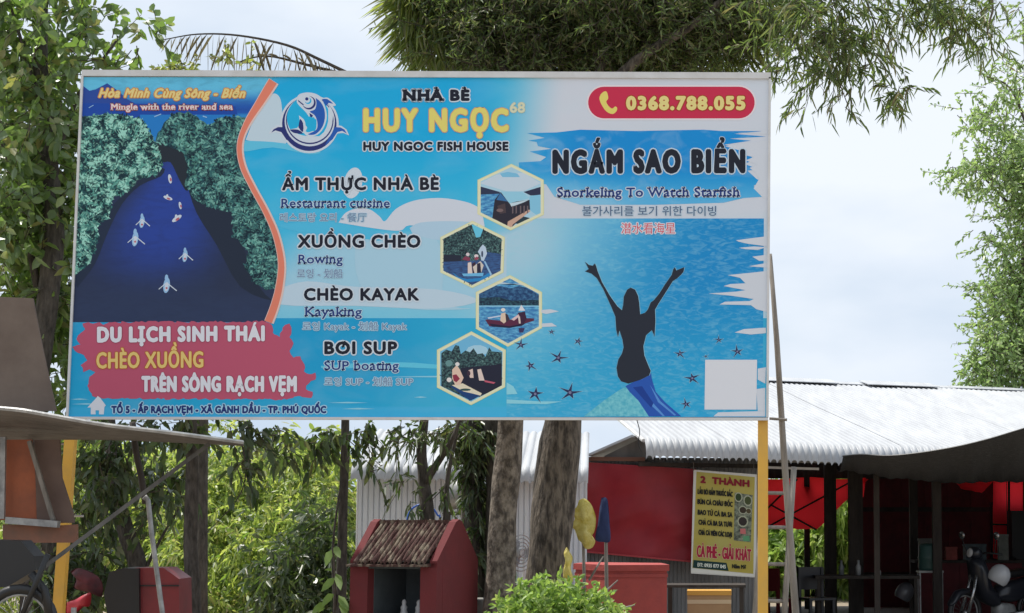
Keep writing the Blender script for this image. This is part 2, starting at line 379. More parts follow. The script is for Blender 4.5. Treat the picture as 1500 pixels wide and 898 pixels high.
for x, y, s_, a in ((249, 262, 1, 80), (246, 290, 1, 20), (264, 301, .8, 80), (259, 320, 1.2, -35)):
    P.ell(x, y, 7 * s_, 2.6 * s_, W, 12, rot=a); P.ell(x + 1, y + 1, 3 * s_, 1.5 * s_, RD, 8, rot=a); P.ell(x - 1, y - 3, 1.6 * s_, 2.6 * s_, W, 8); P.build('rowing_boat_picture'); P = Print(14)
for x, y, s_ in ((208, 325, .9), (198, 350, 1.1), (271, 375, .9), (244, 418, 1.15)):
    P.ell(x, y, 4.2 * s_, 10 * s_, W2, 14, rot=8); P.ell(x, y + 2, 2.4 * s_, 6 * s_, W, 10, rot=8); P.ell(x, y - 9 * s_, 2.4 * s_, 5 * s_, W2, 8)
    P.line([(x, y - 4), (x - 10 * s_, y + 5 * s_)], 1.2, W); P.line([(x, y - 4), (x + 13 * s_, y + 7 * s_)], 1.4, W); P.ell(x, y + 4, 1.6, 1.6, RD, 8); P.build('rowing_boat_picture'); P = Print(14)
for q, wl in (([(130, 158), (137, 154)], 1), ([(226, 171), (236, 167)], 1.4), ([(297, 170), (303, 172)], 1.6)): Print(14).line(q, wl, W2).build('wave_glint')
# orange border stroke
P = Print(16)
wd = [13 - 6 * ss(.0, .25, i / (len(curve) - 1)) + 4 * ss(.5, 1, i / (len(curve) - 1)) for i in range(len(curve))]
P.line([(x + 5, y) for x, y in curve], [w_ + 3.5 for w_ in wd], I(235, 205, 195)); P.line([(x + 4, y) for x, y in curve], wd, I(226, 130, 106)); P.build('orange_border')
# clouds and waves
P = Print(6)
P.poly([(360, 205), (374, 170), (394, 143), (403, 137), (411, 146), (414, 172), (417, 214)], I(188, 207, 218), 4)
P.poly([(358, 206), (400, 208), (440, 214), (470, 222), (452, 226), (400, 216), (356, 222)], I(96, 192, 222), 3)
P.ell(517, 268, 13.5, 23, I(205, 215, 224), rot=12)
P.poly([(496, 326), (506, 312), (524, 305), (542, 307), (556, 317), (564, 324), (580, 306), (606, 294), (640, 290), (670, 293), (694, 300), (706, 312), (704, 346), (640, 336), (600, 330), (585, 338), (545, 334)], I(206, 212, 222), 4)
P.poly([(600, 334), (616, 326), (660, 324), (700, 328), (704, 350), (650, 352), (610, 346)], I(176, 205, 224), 3)
P.poly([(404, 330), (470, 322), (520, 332), (570, 344), (640, 352), (600, 358), (520, 348), (440, 340)], I(78, 184, 220), 3)
P.poly([(520, 356), (640, 352), (650, 440), (690, 452), (600, 452), (540, 430), (522, 400)], I(170, 208, 226), 4)
P.poly([(405, 424), (450, 412), (520, 420), (640, 424), (700, 440), (640, 452), (520, 448), (410, 446)], I(192, 214, 228), 4)
P.poly([(470, 536), (560, 530), (640, 534), (640, 540), (560, 537), (480, 541)], I(96, 196, 222), 2)
P.build('cloud_shapes')
for x0, x1, y in ((480, 540, 590), (500, 550, 599), (606, 626, 582), (103, 130, 585), (104, 150, 592), (560, 720, 552), (320, 470, 596)):
    P = Print(6.5); P.poly([(x0, y), ((x0 + x1) / 2, y - 1.4), (x1, y), ((x0 + x1) / 2, y + .8)], I(150, 214, 234)); P.build('wave_line')
# red ragged patch
P = Print(8)
redp = [(121, 474), (146, 472), (151, 476), (160, 472), (388, 471), (396, 474), (402, 490), (410, 494), (414, 480), (424, 474), (427, 484), (424, 494), (430, 503), (424, 514), (430, 524), (440, 522), (446, 534), (445, 544), (452, 548), (462, 546), (462, 556), (452, 562), (448, 570), (458, 574), (456, 583), (440, 580), (420, 585), (200, 584), (150, 584), (135, 580), (128, 565), (131, 552), (140, 545), (131, 541), (122, 545), (118, 535), (128, 528), (123, 520), (110, 514), (106, 508), (118, 505), (112, 497), (118, 488), (125, 482)]
P.poly(rag(redp, 1.6, 4), I(180, 82, 106)); P.build('red_patch')
# blue brush stroke behind the starfish headline
P = Print(7)
brush = [(772, 195), (815, 194), (850, 190), (930, 192), (1030, 190), (1058, 192), (1118, 192), (1075, 196), (1122, 200), (1068, 203), (1100, 206), (1060, 212), (1085, 216), (1096, 226), (1106, 234), (1090, 240), (1112, 248), (1095, 250), (1108, 262), (1116, 266), (1104, 272), (1112, 282), (1122, 288), (1090, 290), (1060, 297), (960, 300), (850, 300), (812, 288), (800, 270), (762, 264), (760, 238), (792, 236), (800, 230), (776, 222), (808, 218), (788, 214), (786, 208), (774, 206), (798, 202)]
v = []; f = []; cols = []; pxs = []
def brush_rgb(x, y): return lerp(lerp((0, 134, 204), (60, 165, 216), ss(860, 780, x) * .6), (140, 196, 224), ss(238, 300, y) * (.6 + .4 * ss(950, 850, x)))
for t in tessellate_polygon([[Vector((x, -y, 0)) for x, y in brush]]):
    tri = [brush[i] for i in t]; q = 7; k = len(v)
    for a in range(q + 1):
        for c_ in range(q + 1 - a):
            bq = q - a - c_; x = sum(w_ * p[0] for w_, p in zip((a / q, bq / q, c_ / q), tri)); y = sum(w_ * p[1] for w_, p in zip((a / q, bq / q, c_ / q), tri))
            v.append(bp(x, y, 7)); pxs.append((x, y)); cols.append((*ink(*brush_rgb(x, y)), 1))
    idx = {}; n_ = k
    for a in range(q + 1):
        for c_ in range(q + 1 - a): idx[a, c_] = n_; n_ += 1
    for a in range(q):
        for c_ in range(q - a):
            f.append((idx[a, c_], idx[a + 1, c_], idx[a, c_ + 1]))
            if c_ < q - a - 1: f.append((idx[a + 1, c_], idx[a + 1, c_ + 1], idx[a, c_ + 1]))
printmesh('blue_brush_stroke', v, f, [tintmat('printed brush stroke', .35, 2.2, 4, (1, 1.6, 1), 1, .5, .8, ink(170, 212, 232))], px=pxs, cols=cols)
P = Print(9.5); G = I(200, 205, 213)
for q in ([(1126, 188), (1110, 194), (1080, 194.5), (1126, 197)], [(1126, 205), (1062, 214), (1075, 218), (1090, 222), (1084, 226), (1104, 230), (1092, 235), (1110, 241), (1098, 246), (1106, 252), (1112, 262), (1126, 270)]): P.poly(q, G).build('torn_edge_streak'); TE_ = globals().get('TE_', 9.5) + .15; P = Print(TE_)
P.poly([(1112, 262), (1104, 276), (1118, 290), (1126, 292), (1126, 262)], G)
for q in ([(1078, 352), (1100, 349), (1124, 346), (1124, 361), (1095, 357), (1082, 354)], [(1082, 363), (1104, 361), (1124, 362), (1110, 366), (1092, 365)], [(1102, 376), (1124, 373), (1124, 382), (1112, 382)], [(1097, 390), (1124, 385), (1124, 392), (1108, 391)],
          [(1066, 403), (1124, 397), (1124, 457), (1108, 453), (1100, 447), (1054, 446), (1062, 442), (1098, 441), (1104, 438), (1070, 433), (1038, 430), (1080, 427), (1092, 425), (1060, 419), (1070, 416), (1092, 415), (1084, 407)],
          [(1076, 487), (1090, 482), (1122, 480), (1122, 488), (1100, 490)], [(1110, 540), (1122, 538), (1121, 562), (1110, 556)], [(1045, 610), (1052, 604), (1121, 602), (1121, 610)], [(1108, 570), (1121, 568), (1121, 602), (1110, 602)],
          [(793, 454), (806, 453), (819, 456), (800, 460), (793, 458)], [(793, 474), (808, 473), (816, 478), (794, 479)], [(742, 560), (752, 566), (758, 577), (742, 578)], [(742, 585), (790, 588), (824, 588), (800, 592), (742, 591)]): P.poly(q, G if q[0][0] > 1000 or q[0][1] < 500 else I(140, 208, 222)); P.build('torn_edge_streak'); P = Print(9.5 + .01 * P.k)
# woman, skirt, starfish
P = Print(10)
o = lambda l: [(740 + x / 2.9925, 320 + y / 2.9925) for x, y in l]
P.poly(o([(345, 868), (430, 800), (500, 752), (535, 735), (580, 760), (635, 868)]), uvm('sand', ink(70, 168, 190), col2=ink(120, 196, 206), scale=16, rough=.55))
P.poly(o([(527, 735), (640, 678), (642, 700), (660, 760), (700, 805), (772, 867), (630, 868), (585, 800), (545, 760)]), I(38, 84, 170))
for q in ([(600, 740), (640, 800), (700, 866), (690, 866), (625, 805)], [(635, 730), (680, 800), (750, 862), (742, 864), (670, 805)]): P.poly(o(q), I(84, 140, 205))
P.poly(o([(560, 740), (600, 735), (650, 810), (640, 830)]), I(24, 60, 140))
wom = [(350, 190), (368, 204), (384, 207), (394, 197), (400, 212), (405, 230), (425, 280), (460, 340), (492, 385), (512, 402), (517, 380), (520, 342), (535, 312), (550, 303), (570, 312), (583, 340), (588, 372), (592, 420), (612, 414), (625, 400), (638, 368), (652, 358), (675, 330), (700, 290), (730, 247), (737, 222), (745, 214), (750, 228), (786, 213), (782, 234), (772, 246), (755, 262), (735, 275), (700, 330), (672, 374), (657, 400), (659, 450), (655, 517), (643, 490), (618, 512), (606, 560), (610, 600), (626, 640), (638, 668), (632, 688), (592, 708), (540, 724), (508, 714), (494, 692), (488, 655), (496, 618), (512, 592), (519, 565), (514, 530), (501, 492), (495, 520), (487, 490), (483, 430), (464, 385), (430, 310), (402, 262), (378, 242), (350, 232), (366, 222)]
P.poly([(x - .9, y) for x, y in o(wom)], I(96, 160, 190)); P.poly([(x + .8, y - .3) for x, y in o(wom)], I(130, 185, 208)); P.poly(o(wom), I(37, 42, 54)); P.build('woman_picture')
for i, (x, y, r) in enumerate(((777, 536, 10), (818, 524, 13), (847, 500, 8), (835, 575, 16), (784, 577, 14), (763, 505, 10), (808, 486, 6), (1053, 498, 7), (996, 518, 9), (1080, 515, 10), (1014, 554, 12), (1005, 592, 9), (1034, 522, 4))):
    P = Print(9.8)
    for c_, rr_, m_ in ((.0, r + 1.6, I(150, 205, 225)), (0, r, I(38, 48, 88))):
        pts = []
        for k in range(10):
            a = math.radians(-90 + 36 * k + (i * 37) % 40 - 20); q = rr_ * (1.0 if k % 2 == 0 else .27) * (1 + .25 * math.sin(i * 3 + k * 2.1)); pts.append((x + q * math.cos(a), y + q * .85 * math.sin(a)))
        P.poly(pts, m_)
    P.ell(x, y, r * .15, r * .15, I(120, 120, 150), 6); P.build('starfish_picture')
# white square where the printed code stood
P = Print(12); P.poly([(1033, 527), (1109, 527), (1108, 600), (1032, 600)], I(212, 214, 220)); P.build('blank_white_square')
# red pill with telephone
P = Print(8)
def pill(x0, y0, x1, y1, m):
    r = (y1 - y0) / 2; pts = [(x1 - r + r * math.sin(math.radians(a)), y0 + r - r * math.cos(math.radians(a))) for a in range(0, 181, 12)] + [(x0 + r - r * math.sin(math.radians(a)), y0 + r + r * math.cos(math.radians(a))) for a in range(0, 181, 12)]
    P.poly(pts, m)
pill(859, 124.5, 1108, 176, I(232, 222, 226)); pill(861.5, 127, 1105.5, 173.5, I(192, 44, 74))
tel = [(880, 138), (885, 134), (889, 135), (891, 144), (888, 149), (892, 156), (897, 159), (901, 156), (904, 158), (903, 163), (897, 167), (888, 163), (881, 153), (878, 144)]
P.poly(tel, I(238, 222, 116), 3); P.build('telephone_pill')
# hexagon pictures
def hexring(pts, name):
    P = Print(9); cx, cy = sum(p[0] for p in pts) / 6, sum(p[1] for p in pts) / 6
    P.poly([(cx + (x - cx) * 1.02, cy + (y - cy) * 1.02) for x, y in pts], I(226, 222, 150)); P.poly(pts, I(236, 236, 200))
    P.inner = [(cx + (x - cx) * .925, cy + (y - cy) * .925) for x, y in pts]; return P
def clipy(poly, hexp):                                 # Sutherland-Hodgman against convex hexagon
    out = list(poly); n = len(hexp); area = sum(hexp[i][0] * hexp[(i + 1) % n][1] - hexp[(i + 1) % n][0] * hexp[i][1] for i in range(n)); sg = 1 if area > 0 else -1
    for i in range(n):
        (ax, ay), (bx, by) = hexp[i], hexp[(i + 1) % n]; side = lambda p: sg * ((bx - ax) * (p[1] - ay) - (by - ay) * (p[0] - ax)); new = []
        for j in range(len(out)):
            p, q = out[j], out[(j + 1) % len(out)]; sp, sq = side(p), side(q)
            if sp >= 0: new.append(p)
            if sp * sq < 0: t = sp / (sp - sq); new.append((p[0] + (q[0] - p[0]) * t, p[1] + (q[1] - p[1]) * t))
        out = new
        if len(out) < 3: return None
    return out
def hexpic(pts, name, org, sc, shapes):
    P = hexring(pts, name)
    for m_, q in shapes:
        if m_ is None:
            P.poly(P.inner, q)
            if q is dv: P.strokes(P.inner, 1200, 3.2, 1.4, [I(22, 34, 44), I(34, 58, 62), I(58, 92, 92), I(104, 142, 136)], seed=3)
            continue
        q = clipy([(org[0] + x / sc, org[1] + y / sc) for x, y in q], P.inner)
        if q: P.poly(q, m_)
        if q and m_ is dv: P.strokes(q, 260, 3.2, 1.4, [I(22, 34, 44), I(34, 58, 62), I(58, 92, 92), I(104, 142, 136)], seed=3)
    return P.build(name)
def ov(cx, cy, rx, ry, n=10): return [(cx + rx * math.cos(6.283 * i / n), cy + ry * math.sin(6.283 * i / n)) for i in range(n)]
dv = veg('dark forest', (26, 38, 50), (84, 122, 120), 26, .7); dw = uvm('dark water', ink(28, 50, 96), col2=ink(50, 96, 150), scale=22, stretch=(.5, 2, 1), rough=.55)
bw = uvm('blue water', ink(40, 110, 170), col2=ink(110, 190, 220), scale=20, stretch=(.6, 1.6, 1), rough=.55, lo=.4, hi=.7)
hexpic([(749, 241), (795.5, 264), (795.5, 314), (748, 336.5), (700.5, 313), (700.5, 264)], 'floating_house_picture', (690, 230), 7.81, [
    (None, I(168, 205, 222)), (I(198, 214, 226), [(100, 300), (300, 200), (600, 180), (800, 300), (600, 390), (400, 390)]),
    (I(120, 184, 214), [(330, 190), (420, 170), (530, 190), (560, 230), (360, 230)]), (I(46, 54, 80), [(100, 335), (330, 400), (330, 440), (100, 430)]), (I(46, 50, 76), [(600, 400), (800, 340), (800, 440), (680, 440)]),
    (bw, [(100, 430), (330, 420), (300, 560), (240, 700), (100, 660)]), (I(130, 190, 216), [(670, 445), (800, 430), (800, 700), (660, 600)]),
    (I(44, 42, 54), [(270, 490), (340, 400), (430, 520), (670, 490), (675, 600), (440, 830), (240, 720)]), (I(74, 62, 66), [(300, 560), (390, 530), (400, 640), (330, 650)]),
    (I(150, 205, 226), [(340, 395), (590, 400), (670, 470), (440, 530)]), (I(56, 110, 160), [(335, 410), (420, 510), (290, 490)]), (I(206, 226, 236), [(440, 530), (660, 490), (600, 520), (465, 570)]),
    (I(196, 160, 140), [(420, 740), (665, 600), (680, 620), (480, 770), (450, 830), (415, 790)]), (I(120, 100, 100), ov(330, 610, 40, 20)), (I(40, 60, 70), [(500, 760), (600, 680), (680, 700), (560, 770)])] +
    [(I(110, 96, 100), [(x, 560), (x + 14, 556), (x + 14, 640), (x, 650)]) for x in (470, 510, 560, 600, 640)])
hexpic([(692, 324.5), (738.5, 348), (736.5, 398.5), (692, 421), (646, 398.5), (646, 348)], 'rowing_people_picture', (635, 320), 8.16, [
    (None, dv), (I(104, 196, 222), [(455, 70), (600, 110), (560, 220), (510, 230)]), (I(36, 42, 58), [(100, 430), (330, 440), (330, 540), (100, 540)]),
    (dw, [(100, 520), (560, 500), (640, 400), (840, 430), (840, 640), (460, 830), (100, 640)]), (I(44, 130, 190), [(225, 640), (300, 700), (400, 725), (560, 710), (660, 650), (690, 680), (560, 750), (400, 760), (280, 710)]),
    (I(196, 214, 232), [(530, 400), (560, 345), (590, 310), (625, 345), (640, 420), (600, 510), (570, 500), (560, 440)]), (I(60, 72, 96), ov(582, 425, 12, 40)),
    (I(210, 196, 200), ov(410, 430, 22, 22)), (I(130, 60, 84), [(340, 490), (380, 450), (440, 470), (430, 510)]), (I(216, 204, 206), ov(512, 450, 26, 22)), (I(150, 70, 90), [(480, 480), (520, 455), (545, 480), (510, 500)]),
    (I(224, 206, 196), [(410, 530), (450, 520), (470, 690), (410, 690)]), (I(60, 40, 56), [(460, 540), (500, 520), (520, 660), (470, 680)]), (I(206, 196, 186), [(470, 580), (560, 510), (600, 560), (570, 650), (500, 690)]), (I(44, 40, 60), [(520, 540), (560, 530), (570, 650), (520, 660)]),
    (I(150, 190, 224), [(600, 510), (620, 510), (700, 670), (680, 680)]), (I(110, 180, 220), [(340, 660), (600, 650), (590, 690), (360, 690)])])
hexpic([(747, 404), (793, 428.5), (793, 480), (744, 507), (698, 481), (698, 428.5)], 'kayak_picture', (690, 395), 7.483, [
    (None, bw), (I(190, 212, 226), [(90, 270), (250, 160), (650, 150), (750, 260), (750, 200), (90, 100)]), (veg('blue hill', (30, 62, 104), (70, 120, 160), 20, .7), [(90, 260), (280, 175), (340, 185), (430, 205), (530, 180), (600, 195), (750, 280), (750, 390), (90, 390)]),
    (veg('dark shore', (24, 40, 62), (60, 110, 120), 24, .75), [(90, 310), (300, 300), (450, 340), (750, 330), (750, 392), (90, 392)]), (I(150, 206, 226), [(90, 395), (750, 395), (750, 405), (90, 405)]),
    (I(90, 40, 66), [(155, 550), (180, 545), (340, 560), (560, 530), (690, 535), (690, 560), (560, 600), (420, 635), (200, 620)]), (I(40, 30, 56), [(200, 590), (420, 620), (600, 585), (560, 615), (420, 640), (230, 625)]),
    (I(226, 222, 214), ov(352, 440, 24, 20)), (I(216, 192, 168), [(330, 480), (375, 470), (420, 540), (360, 590), (320, 560)]), (I(60, 50, 60), [(375, 480), (400, 490), (425, 545), (385, 580)]), (I(236, 236, 240), [(520, 450), (550, 385), (595, 450)]),
    (I(60, 34, 60), [(520, 470), (590, 460), (610, 540), (570, 600), (520, 590), (500, 510)]), (I(220, 190, 190), [(440, 545), (520, 490), (530, 510), (470, 560)]), (I(230, 210, 200), [(515, 520), (535, 510), (545, 590), (525, 590)]),
    (I(206, 212, 226), [(180, 525), (330, 500), (330, 512), (190, 538)]), (I(60, 50, 90), [(520, 640), (590, 640), (570, 690), (530, 690)])])
hexpic([(690.5, 486.5), (740, 513), (739, 566.5), (690, 592.5), (641, 567), (641, 513)], 'paddle_board_picture', (635, 480), 7.483, [
    (None, I(110, 178, 212)), (I(170, 210, 228), ov(480, 250, 120, 60)), (dv, [(85, 280), (140, 240), (200, 260), (240, 190), (280, 200), (300, 290), (350, 250), (400, 270), (440, 225), (480, 290), (540, 280), (570, 320), (610, 215), (640, 260), (750, 270), (750, 620), (410, 800), (85, 640)]),
    (I(34, 36, 54), [(300, 440), (750, 400), (750, 640), (500, 760), (300, 620)]), (I(28, 64, 116), [(180, 640), (300, 640), (520, 740), (400, 800)]), (I(226, 216, 190), [(200, 630), (320, 610), (530, 720), (515, 745), (420, 720), (330, 700)]), (I(50, 80, 80), ov(350, 680, 60, 14)),
    (I(220, 190, 170), [(205, 460), (255, 410), (290, 460), (330, 550), (290, 630), (240, 630), (205, 560)]), (I(140, 50, 70), [(210, 520), (250, 510), (290, 560), (250, 600), (220, 580)]), (I(226, 222, 220), ov(262, 400, 24, 22)), (I(224, 218, 214), ov(172, 572, 28, 26)),
    (I(214, 190, 180), [(380, 470), (430, 450), (440, 550), (400, 550)]), (I(60, 44, 60), ov(385, 500, 20, 30)), (I(216, 196, 186), [(480, 460), (520, 450), (560, 580), (500, 580)]), (I(190, 90, 110), [(560, 575), (680, 600), (660, 615), (560, 595)]), (I(100, 140, 140), ov(170, 390, 40, 36))])
# fish crest
P = Print(9); oc = lambda l: [(390 + x / 8.16, 120 + y / 8.16) for x, y in l]
def pc(l, m, cv=0): P.poly(oc(l), m, cv)
wt = I(222, 232, 244); nv = I(38, 48, 110); bl = I(36, 88, 172); cy_ = I(30, 170, 214)
cc = lambda cx, cy, r, m, n=40: P.ell(390 + cx / 8.16, 120 + cy / 8.16, r / 8.16, r / 8.16, m, n)
pc([(30, 620), (60, 560), (130, 515), (200, 520), (230, 660), (180, 620), (110, 600)], wt); pc([(990, 640), (960, 570), (900, 525), (830, 515), (790, 670), (860, 615), (920, 610)], wt)
cc(515, 500, 352, wt)
pc([(355, 200), (400, 145), (500, 125), (600, 145), (670, 190), (740, 190), (830, 270), (790, 290), (600, 300), (400, 300)], wt, 3)
cc(515, 500, 326, nv)
pc([(60, 605), (90, 565), (140, 540), (205, 540), (300, 720), (240, 690), (180, 600), (110, 580)], nv); pc([(965, 620), (935, 570), (890, 545), (820, 540), (700, 760), (790, 690), (850, 600), (910, 585)], bl)
cc(520, 470, 300, wt); cc(520, 460, 285, nv); cc(520, 455, 272, wt); cc(505, 430, 258, cy_)
pc([(510, 690), (640, 670), (760, 560), (800, 400), (770, 300), (740, 330), (740, 470), (690, 600), (590, 670)], I(206, 218, 228), 2)
pc([(270, 560), (330, 600), (440, 640), (560, 650), (640, 650), (560, 690), (440, 680), (320, 640)], I(206, 218, 228), 2)
pc([(370, 200), (430, 155), (520, 145), (620, 175), (690, 260), (725, 400), (700, 520), (640, 610), (560, 650), (480, 640), (445, 590), (470, 520), (500, 560), (570, 590), (600, 540), (590, 460), (560, 420), (520, 480), (530, 460), (480, 370), (400, 290), (365, 240)], wt, 3)
pc([(590, 190), (650, 240), (695, 330), (700, 440), (670, 540), (610, 610), (560, 632), (500, 625), (600, 570), (610, 480), (580, 400), (520, 355), (580, 330), (600, 260)], bl, 3)
pc([(515, 370), (560, 400), (540, 440), (525, 420)], nv); pc([(470, 400), (600, 450), (580, 560), (520, 600), (470, 590), (500, 520)], cy_, 2)
pc([(390, 400), (450, 450), (470, 520), (450, 610), (380, 590), (270, 570), (370, 550), (400, 480)], wt, 2); pc([(405, 440), (440, 490), (440, 600), (385, 540)], nv, 2); pc([(280, 570), (380, 570), (440, 620), (330, 610)], nv, 2)
cc(505, 240, 92, wt); cc(512, 250, 80, nv); cc(500, 240, 70, wt); cc(500, 225, 40, cy_); cc(490, 215, 34, wt); cc(485, 203, 20, nv, 16)
pc([(375, 210), (450, 270), (440, 280), (385, 235)], nv); pc([(665, 205), (730, 205), (800, 262), (745, 250), (715, 290)], bl, 2)
P.build('fish_crest')
# house pictogram
P = Print(10); P.poly([(128, 597), (141, 583), (143, 580), (147, 583), (155, 594), (153, 596), (152, 607), (145, 607), (145, 601), (140, 601), (140, 607), (133, 607), (133, 597)], I(222, 226, 234)); P.build('house_pictogram')

# ---------------------------------------------------------------- lettering
def glyphs(body, shear=0, res=3, sp=1.0):
    c = bpy.data.curves.new('tmp', 'FONT'); c.body = body; c.size = 1; c.resolution_u = res; c.shear = shear; c.space_character = sp
    ob = bpy.data.objects.new('tmp', c); C.objects.link(ob); bpy.context.view_layer.update()
    me = bpy.data.meshes.new_from_object(ob.evaluated_get(bpy.context.evaluated_depsgraph_get()))
    v = np.zeros(len(me.vertices) * 3); me.vertices.foreach_get('co', v); v = v.reshape(-1, 3)[:, :2]; f = [tuple(p.vertices) for p in me.polygons]
    bpy.data.objects.remove(ob); bpy.data.meshes.remove(me); bpy.data.curves.remove(c); return v, f
CAPH = float(glyphs('H')[0][:, 1].max()); XH = float(glyphs('x')[0][:, 1].max())
def serifs(v, f):
    from collections import Counter
    cnt = Counter(); 
    for p in f:
        for i in range(len(p)): cnt[tuple(sorted((p[i], p[(i + 1) % len(p)])))] += 1
    V = v.tolist(); Fc = list(f)
    for (a, b_), k in cnt.items():
        if k != 1: continue
        (x0, y0), (x1, y1) = v[a], v[b_]
        if abs(y0 - y1) < .012 and .035 < abs(x1 - x0) < .16:
            y = (y0 + y1) / 2; lo_, hi_ = min(x0, x1) - .055, max(x0, x1) + .055
            if abs(y) < .02: yy = (0, .04)
            elif abs(y - CAPH) < .03 or abs(y - XH) < .03 or y > CAPH: yy = (y - .04, y)
            else: continue
            n = len(V); V += [(lo_, yy[0]), (hi_, yy[0]), (hi_, yy[1]), (lo_, yy[1])]; Fc.append((n, n + 1, n + 2, n + 3))
    return np.array(V), Fc
def text(name, body, x0, x1, y0, y1, cap, col, bold=0.0, halo=0.0, hcol=None, serif=False, shear=0, layer=18, mapper=None, halo2=0, h2col=None, nb=8, parent=None, sp=0):
    """body fitted between x0 and x1 with its baseline running from y0 to y1, capitals cap high (banner units)"""
    v, f = glyphs(body, shear, 3, sp or (1.02 + .095 * bold))
    if serif: v, f = serifs(v, f)
    x0 += bold; x1 -= bold; cap -= 2 * bold; y0 -= bold; y1 -= bold
    mn, mx = v[:, 0].min(), v[:, 0].max(); sx = (x1 - x0) / (mx - mn); sy = cap / CAPH
    X = x0 + (v[:, 0] - mn) * sx; Y = y0 + (y1 - y0) * (v[:, 0] - mn) / (mx - mn) - v[:, 1] * sy
    soft = np.where(v[:, 1] > CAPH * 1.03, .5, 1.0) if bold > 1.0 else 1.0
    vs = []; fs = []; ms = []; mats = []
    def stamp(r, n, m, L0):
        mats.append(m); offs = [(0, 0)] + [(r * math.cos(6.2832 * i / n), r * math.sin(6.2832 * i / n)) for i in range(n if r else 0)]
        for i, (dx, dy) in enumerate(offs):
            k = len(vs); L = L0 + i * .07
            for a, b_ in zip(X + dx * soft, Y + dy * soft): vs.append((mapper or bp)(a, b_, L))
            for p in f: fs.append(tuple(q + k for q in p)); ms.append(len(mats) - 1)
    if halo2: stamp(bold + halo2, 12, h2col, layer)
    if halo: stamp(bold + halo, 12 if halo > 1 else 8, hcol, layer + 1.0)
    stamp(bold, nb, col, layer + 2.0)
    me = bpy.data.meshes.new(name); par = parent or board; o0 = rootloc(par)
    me.from_pydata([tuple(v_ - o0) for v_ in vs], [], fs)
    for m in mats: me.materials.append(m)
    me.polygons.foreach_set('material_index', ms); me.update(); return mkobj(name, me, par)
K1 = I(24, 28, 42); HW = I(216, 228, 238); NV = I(38, 58, 118); WH = I(232, 232, 238); GR = I(112, 130, 158)
text('headline_lettering', 'NHÀ BÈ', 589, 688, 148, 148, 17, K1, 1.5, 1.8, HW, True)
text('headline_lettering', 'HUY NGỌC', 532, 745, 193.5, 193.5, 35, I(238, 224, 120), 2.2, 1.1, I(196, 150, 120))
text('headline_lettering', '68', 747, 769, 165, 165, 15, I(206, 208, 178), .5, .6, I(196, 190, 160))
text('headline_lettering', 'HUY NGOC FISH HOUSE', 532, 745, 221, 221, 13.5, K1, 1.0, 1.6, HW)
text('heading_lettering', 'ẨM THỰC NHÀ BÈ', 413, 643, 279, 278.5, 19, K1, 1.1, 2.0, HW)
text('heading_lettering', 'XUỒNG CHÈO', 436, 616, 363, 363, 19, K1, 1.1, 2.0, HW)
text('heading_lettering', 'CHÈO KAYAK', 445, 614, 440.5, 440.5, 18.5, K1, 1.1, 2.0, HW)
text('heading_lettering', 'BOI SUP', 475, 582, 519, 519, 19, K1, 1.2, 2.0, HW)
for s_, a, b_, y, c_ in (('Restaurant cuisine', 411, 571, 304, 13), ('Rowing', 436, 502, 386, 13), ('Kayaking', 446, 530, 463, 13), ('SUP boating', 475, 584, 542, 13)):
    text('subheading_lettering', s_, a, b_, y, y, c_, NV, .35, 1.2, I(190, 218, 232), True)
for s_, a, b_, y, c_, m_ in (('레스토랑 요리 - 餐厅', 410, 537, 324, 10, GR), ('로잉 - 划船', 435, 502, 406, 10, GR), ('로잉 Kayak - 划船 Kayak', 443, 596, 483, 9.5, GR), ('로잉 SUP - 划船 SUP', 475, 605, 564, 9.5, GR)):
    text('subheading_lettering', s_, a, b_, y, y, c_, m_, .15, 1.0 if y > 450 else .8, I(176, 212, 230), nb=4)
text('starfish_lettering', 'NGẮM SAO BIỂN', 809, 1092, 255, 254, 36, I(28, 32, 44), 2.7, 1.8, I(196, 214, 228), nb=10)
text('starfish_lettering', 'Snorkeling To Watch Starfish', 816, 1084, 288.5, 288, 13.5, NV, .5, 1.4, I(206, 220, 232), True)
text('starfish_lettering', '불가사리를 보기 위한 다이빙', 853, 1049, 315, 315, 11, I(80, 96, 124), .2, .7, I(190, 212, 226), nb=4)
text('starfish_lettering', '潜水看海星', 910, 989, 341, 341, 12, I(204, 92, 104), .1, 1.3, I(214, 222, 230), nb=4)
text('telephone_lettering', '0368.788.055', 917, 1092, 161.5, 161.5, 21, I(250, 232, 150), 1.6, 1.2, I(158, 70, 30))
text('slogan_lettering', 'Hòa Mình Cùng Sông - Biển', 144, 360, 143, 143.5, 14, I(250, 226, 150), .8, 1.2, I(196, 130, 60), shear=.35)
text('slogan_lettering', 'Mingle with the river and sea', 162, 341, 161.5, 161, 10, I(240, 224, 222), .4, 1.0, I(158, 66, 70), True)
text('tour_lettering', 'DU LỊCH SINH THÁI', 142, 388, 502, 500, 23.5, WH, 1.7, .9, I(150, 60, 84))
text('tour_lettering', 'CHÈO XUỒNG', 141, 298, 540, 538.5, 24, I(246, 214, 130), .9, 1.1, I(176, 92, 40))
text('tour_lettering', 'TRÊN SÔNG RẠCH VẸM', 207, 435, 574.5, 574.5, 24, WH, 1.6, .9, I(150, 60, 84))
text('address_lettering', 'TỔ 5 - ẤP RẠCH VẸM - XÃ GÀNH DẦU - TP. PHÚ QUỐC', 163, 478, 605.5, 605.5, 11, I(30, 48, 108), .8, 1.5, I(170, 214, 234))

P = Print(20); P.poly([(501, 507), (503, 500), (506, 499), (507, 503), (504, 508), (501, 510)], K1); P.build('horn_accent')
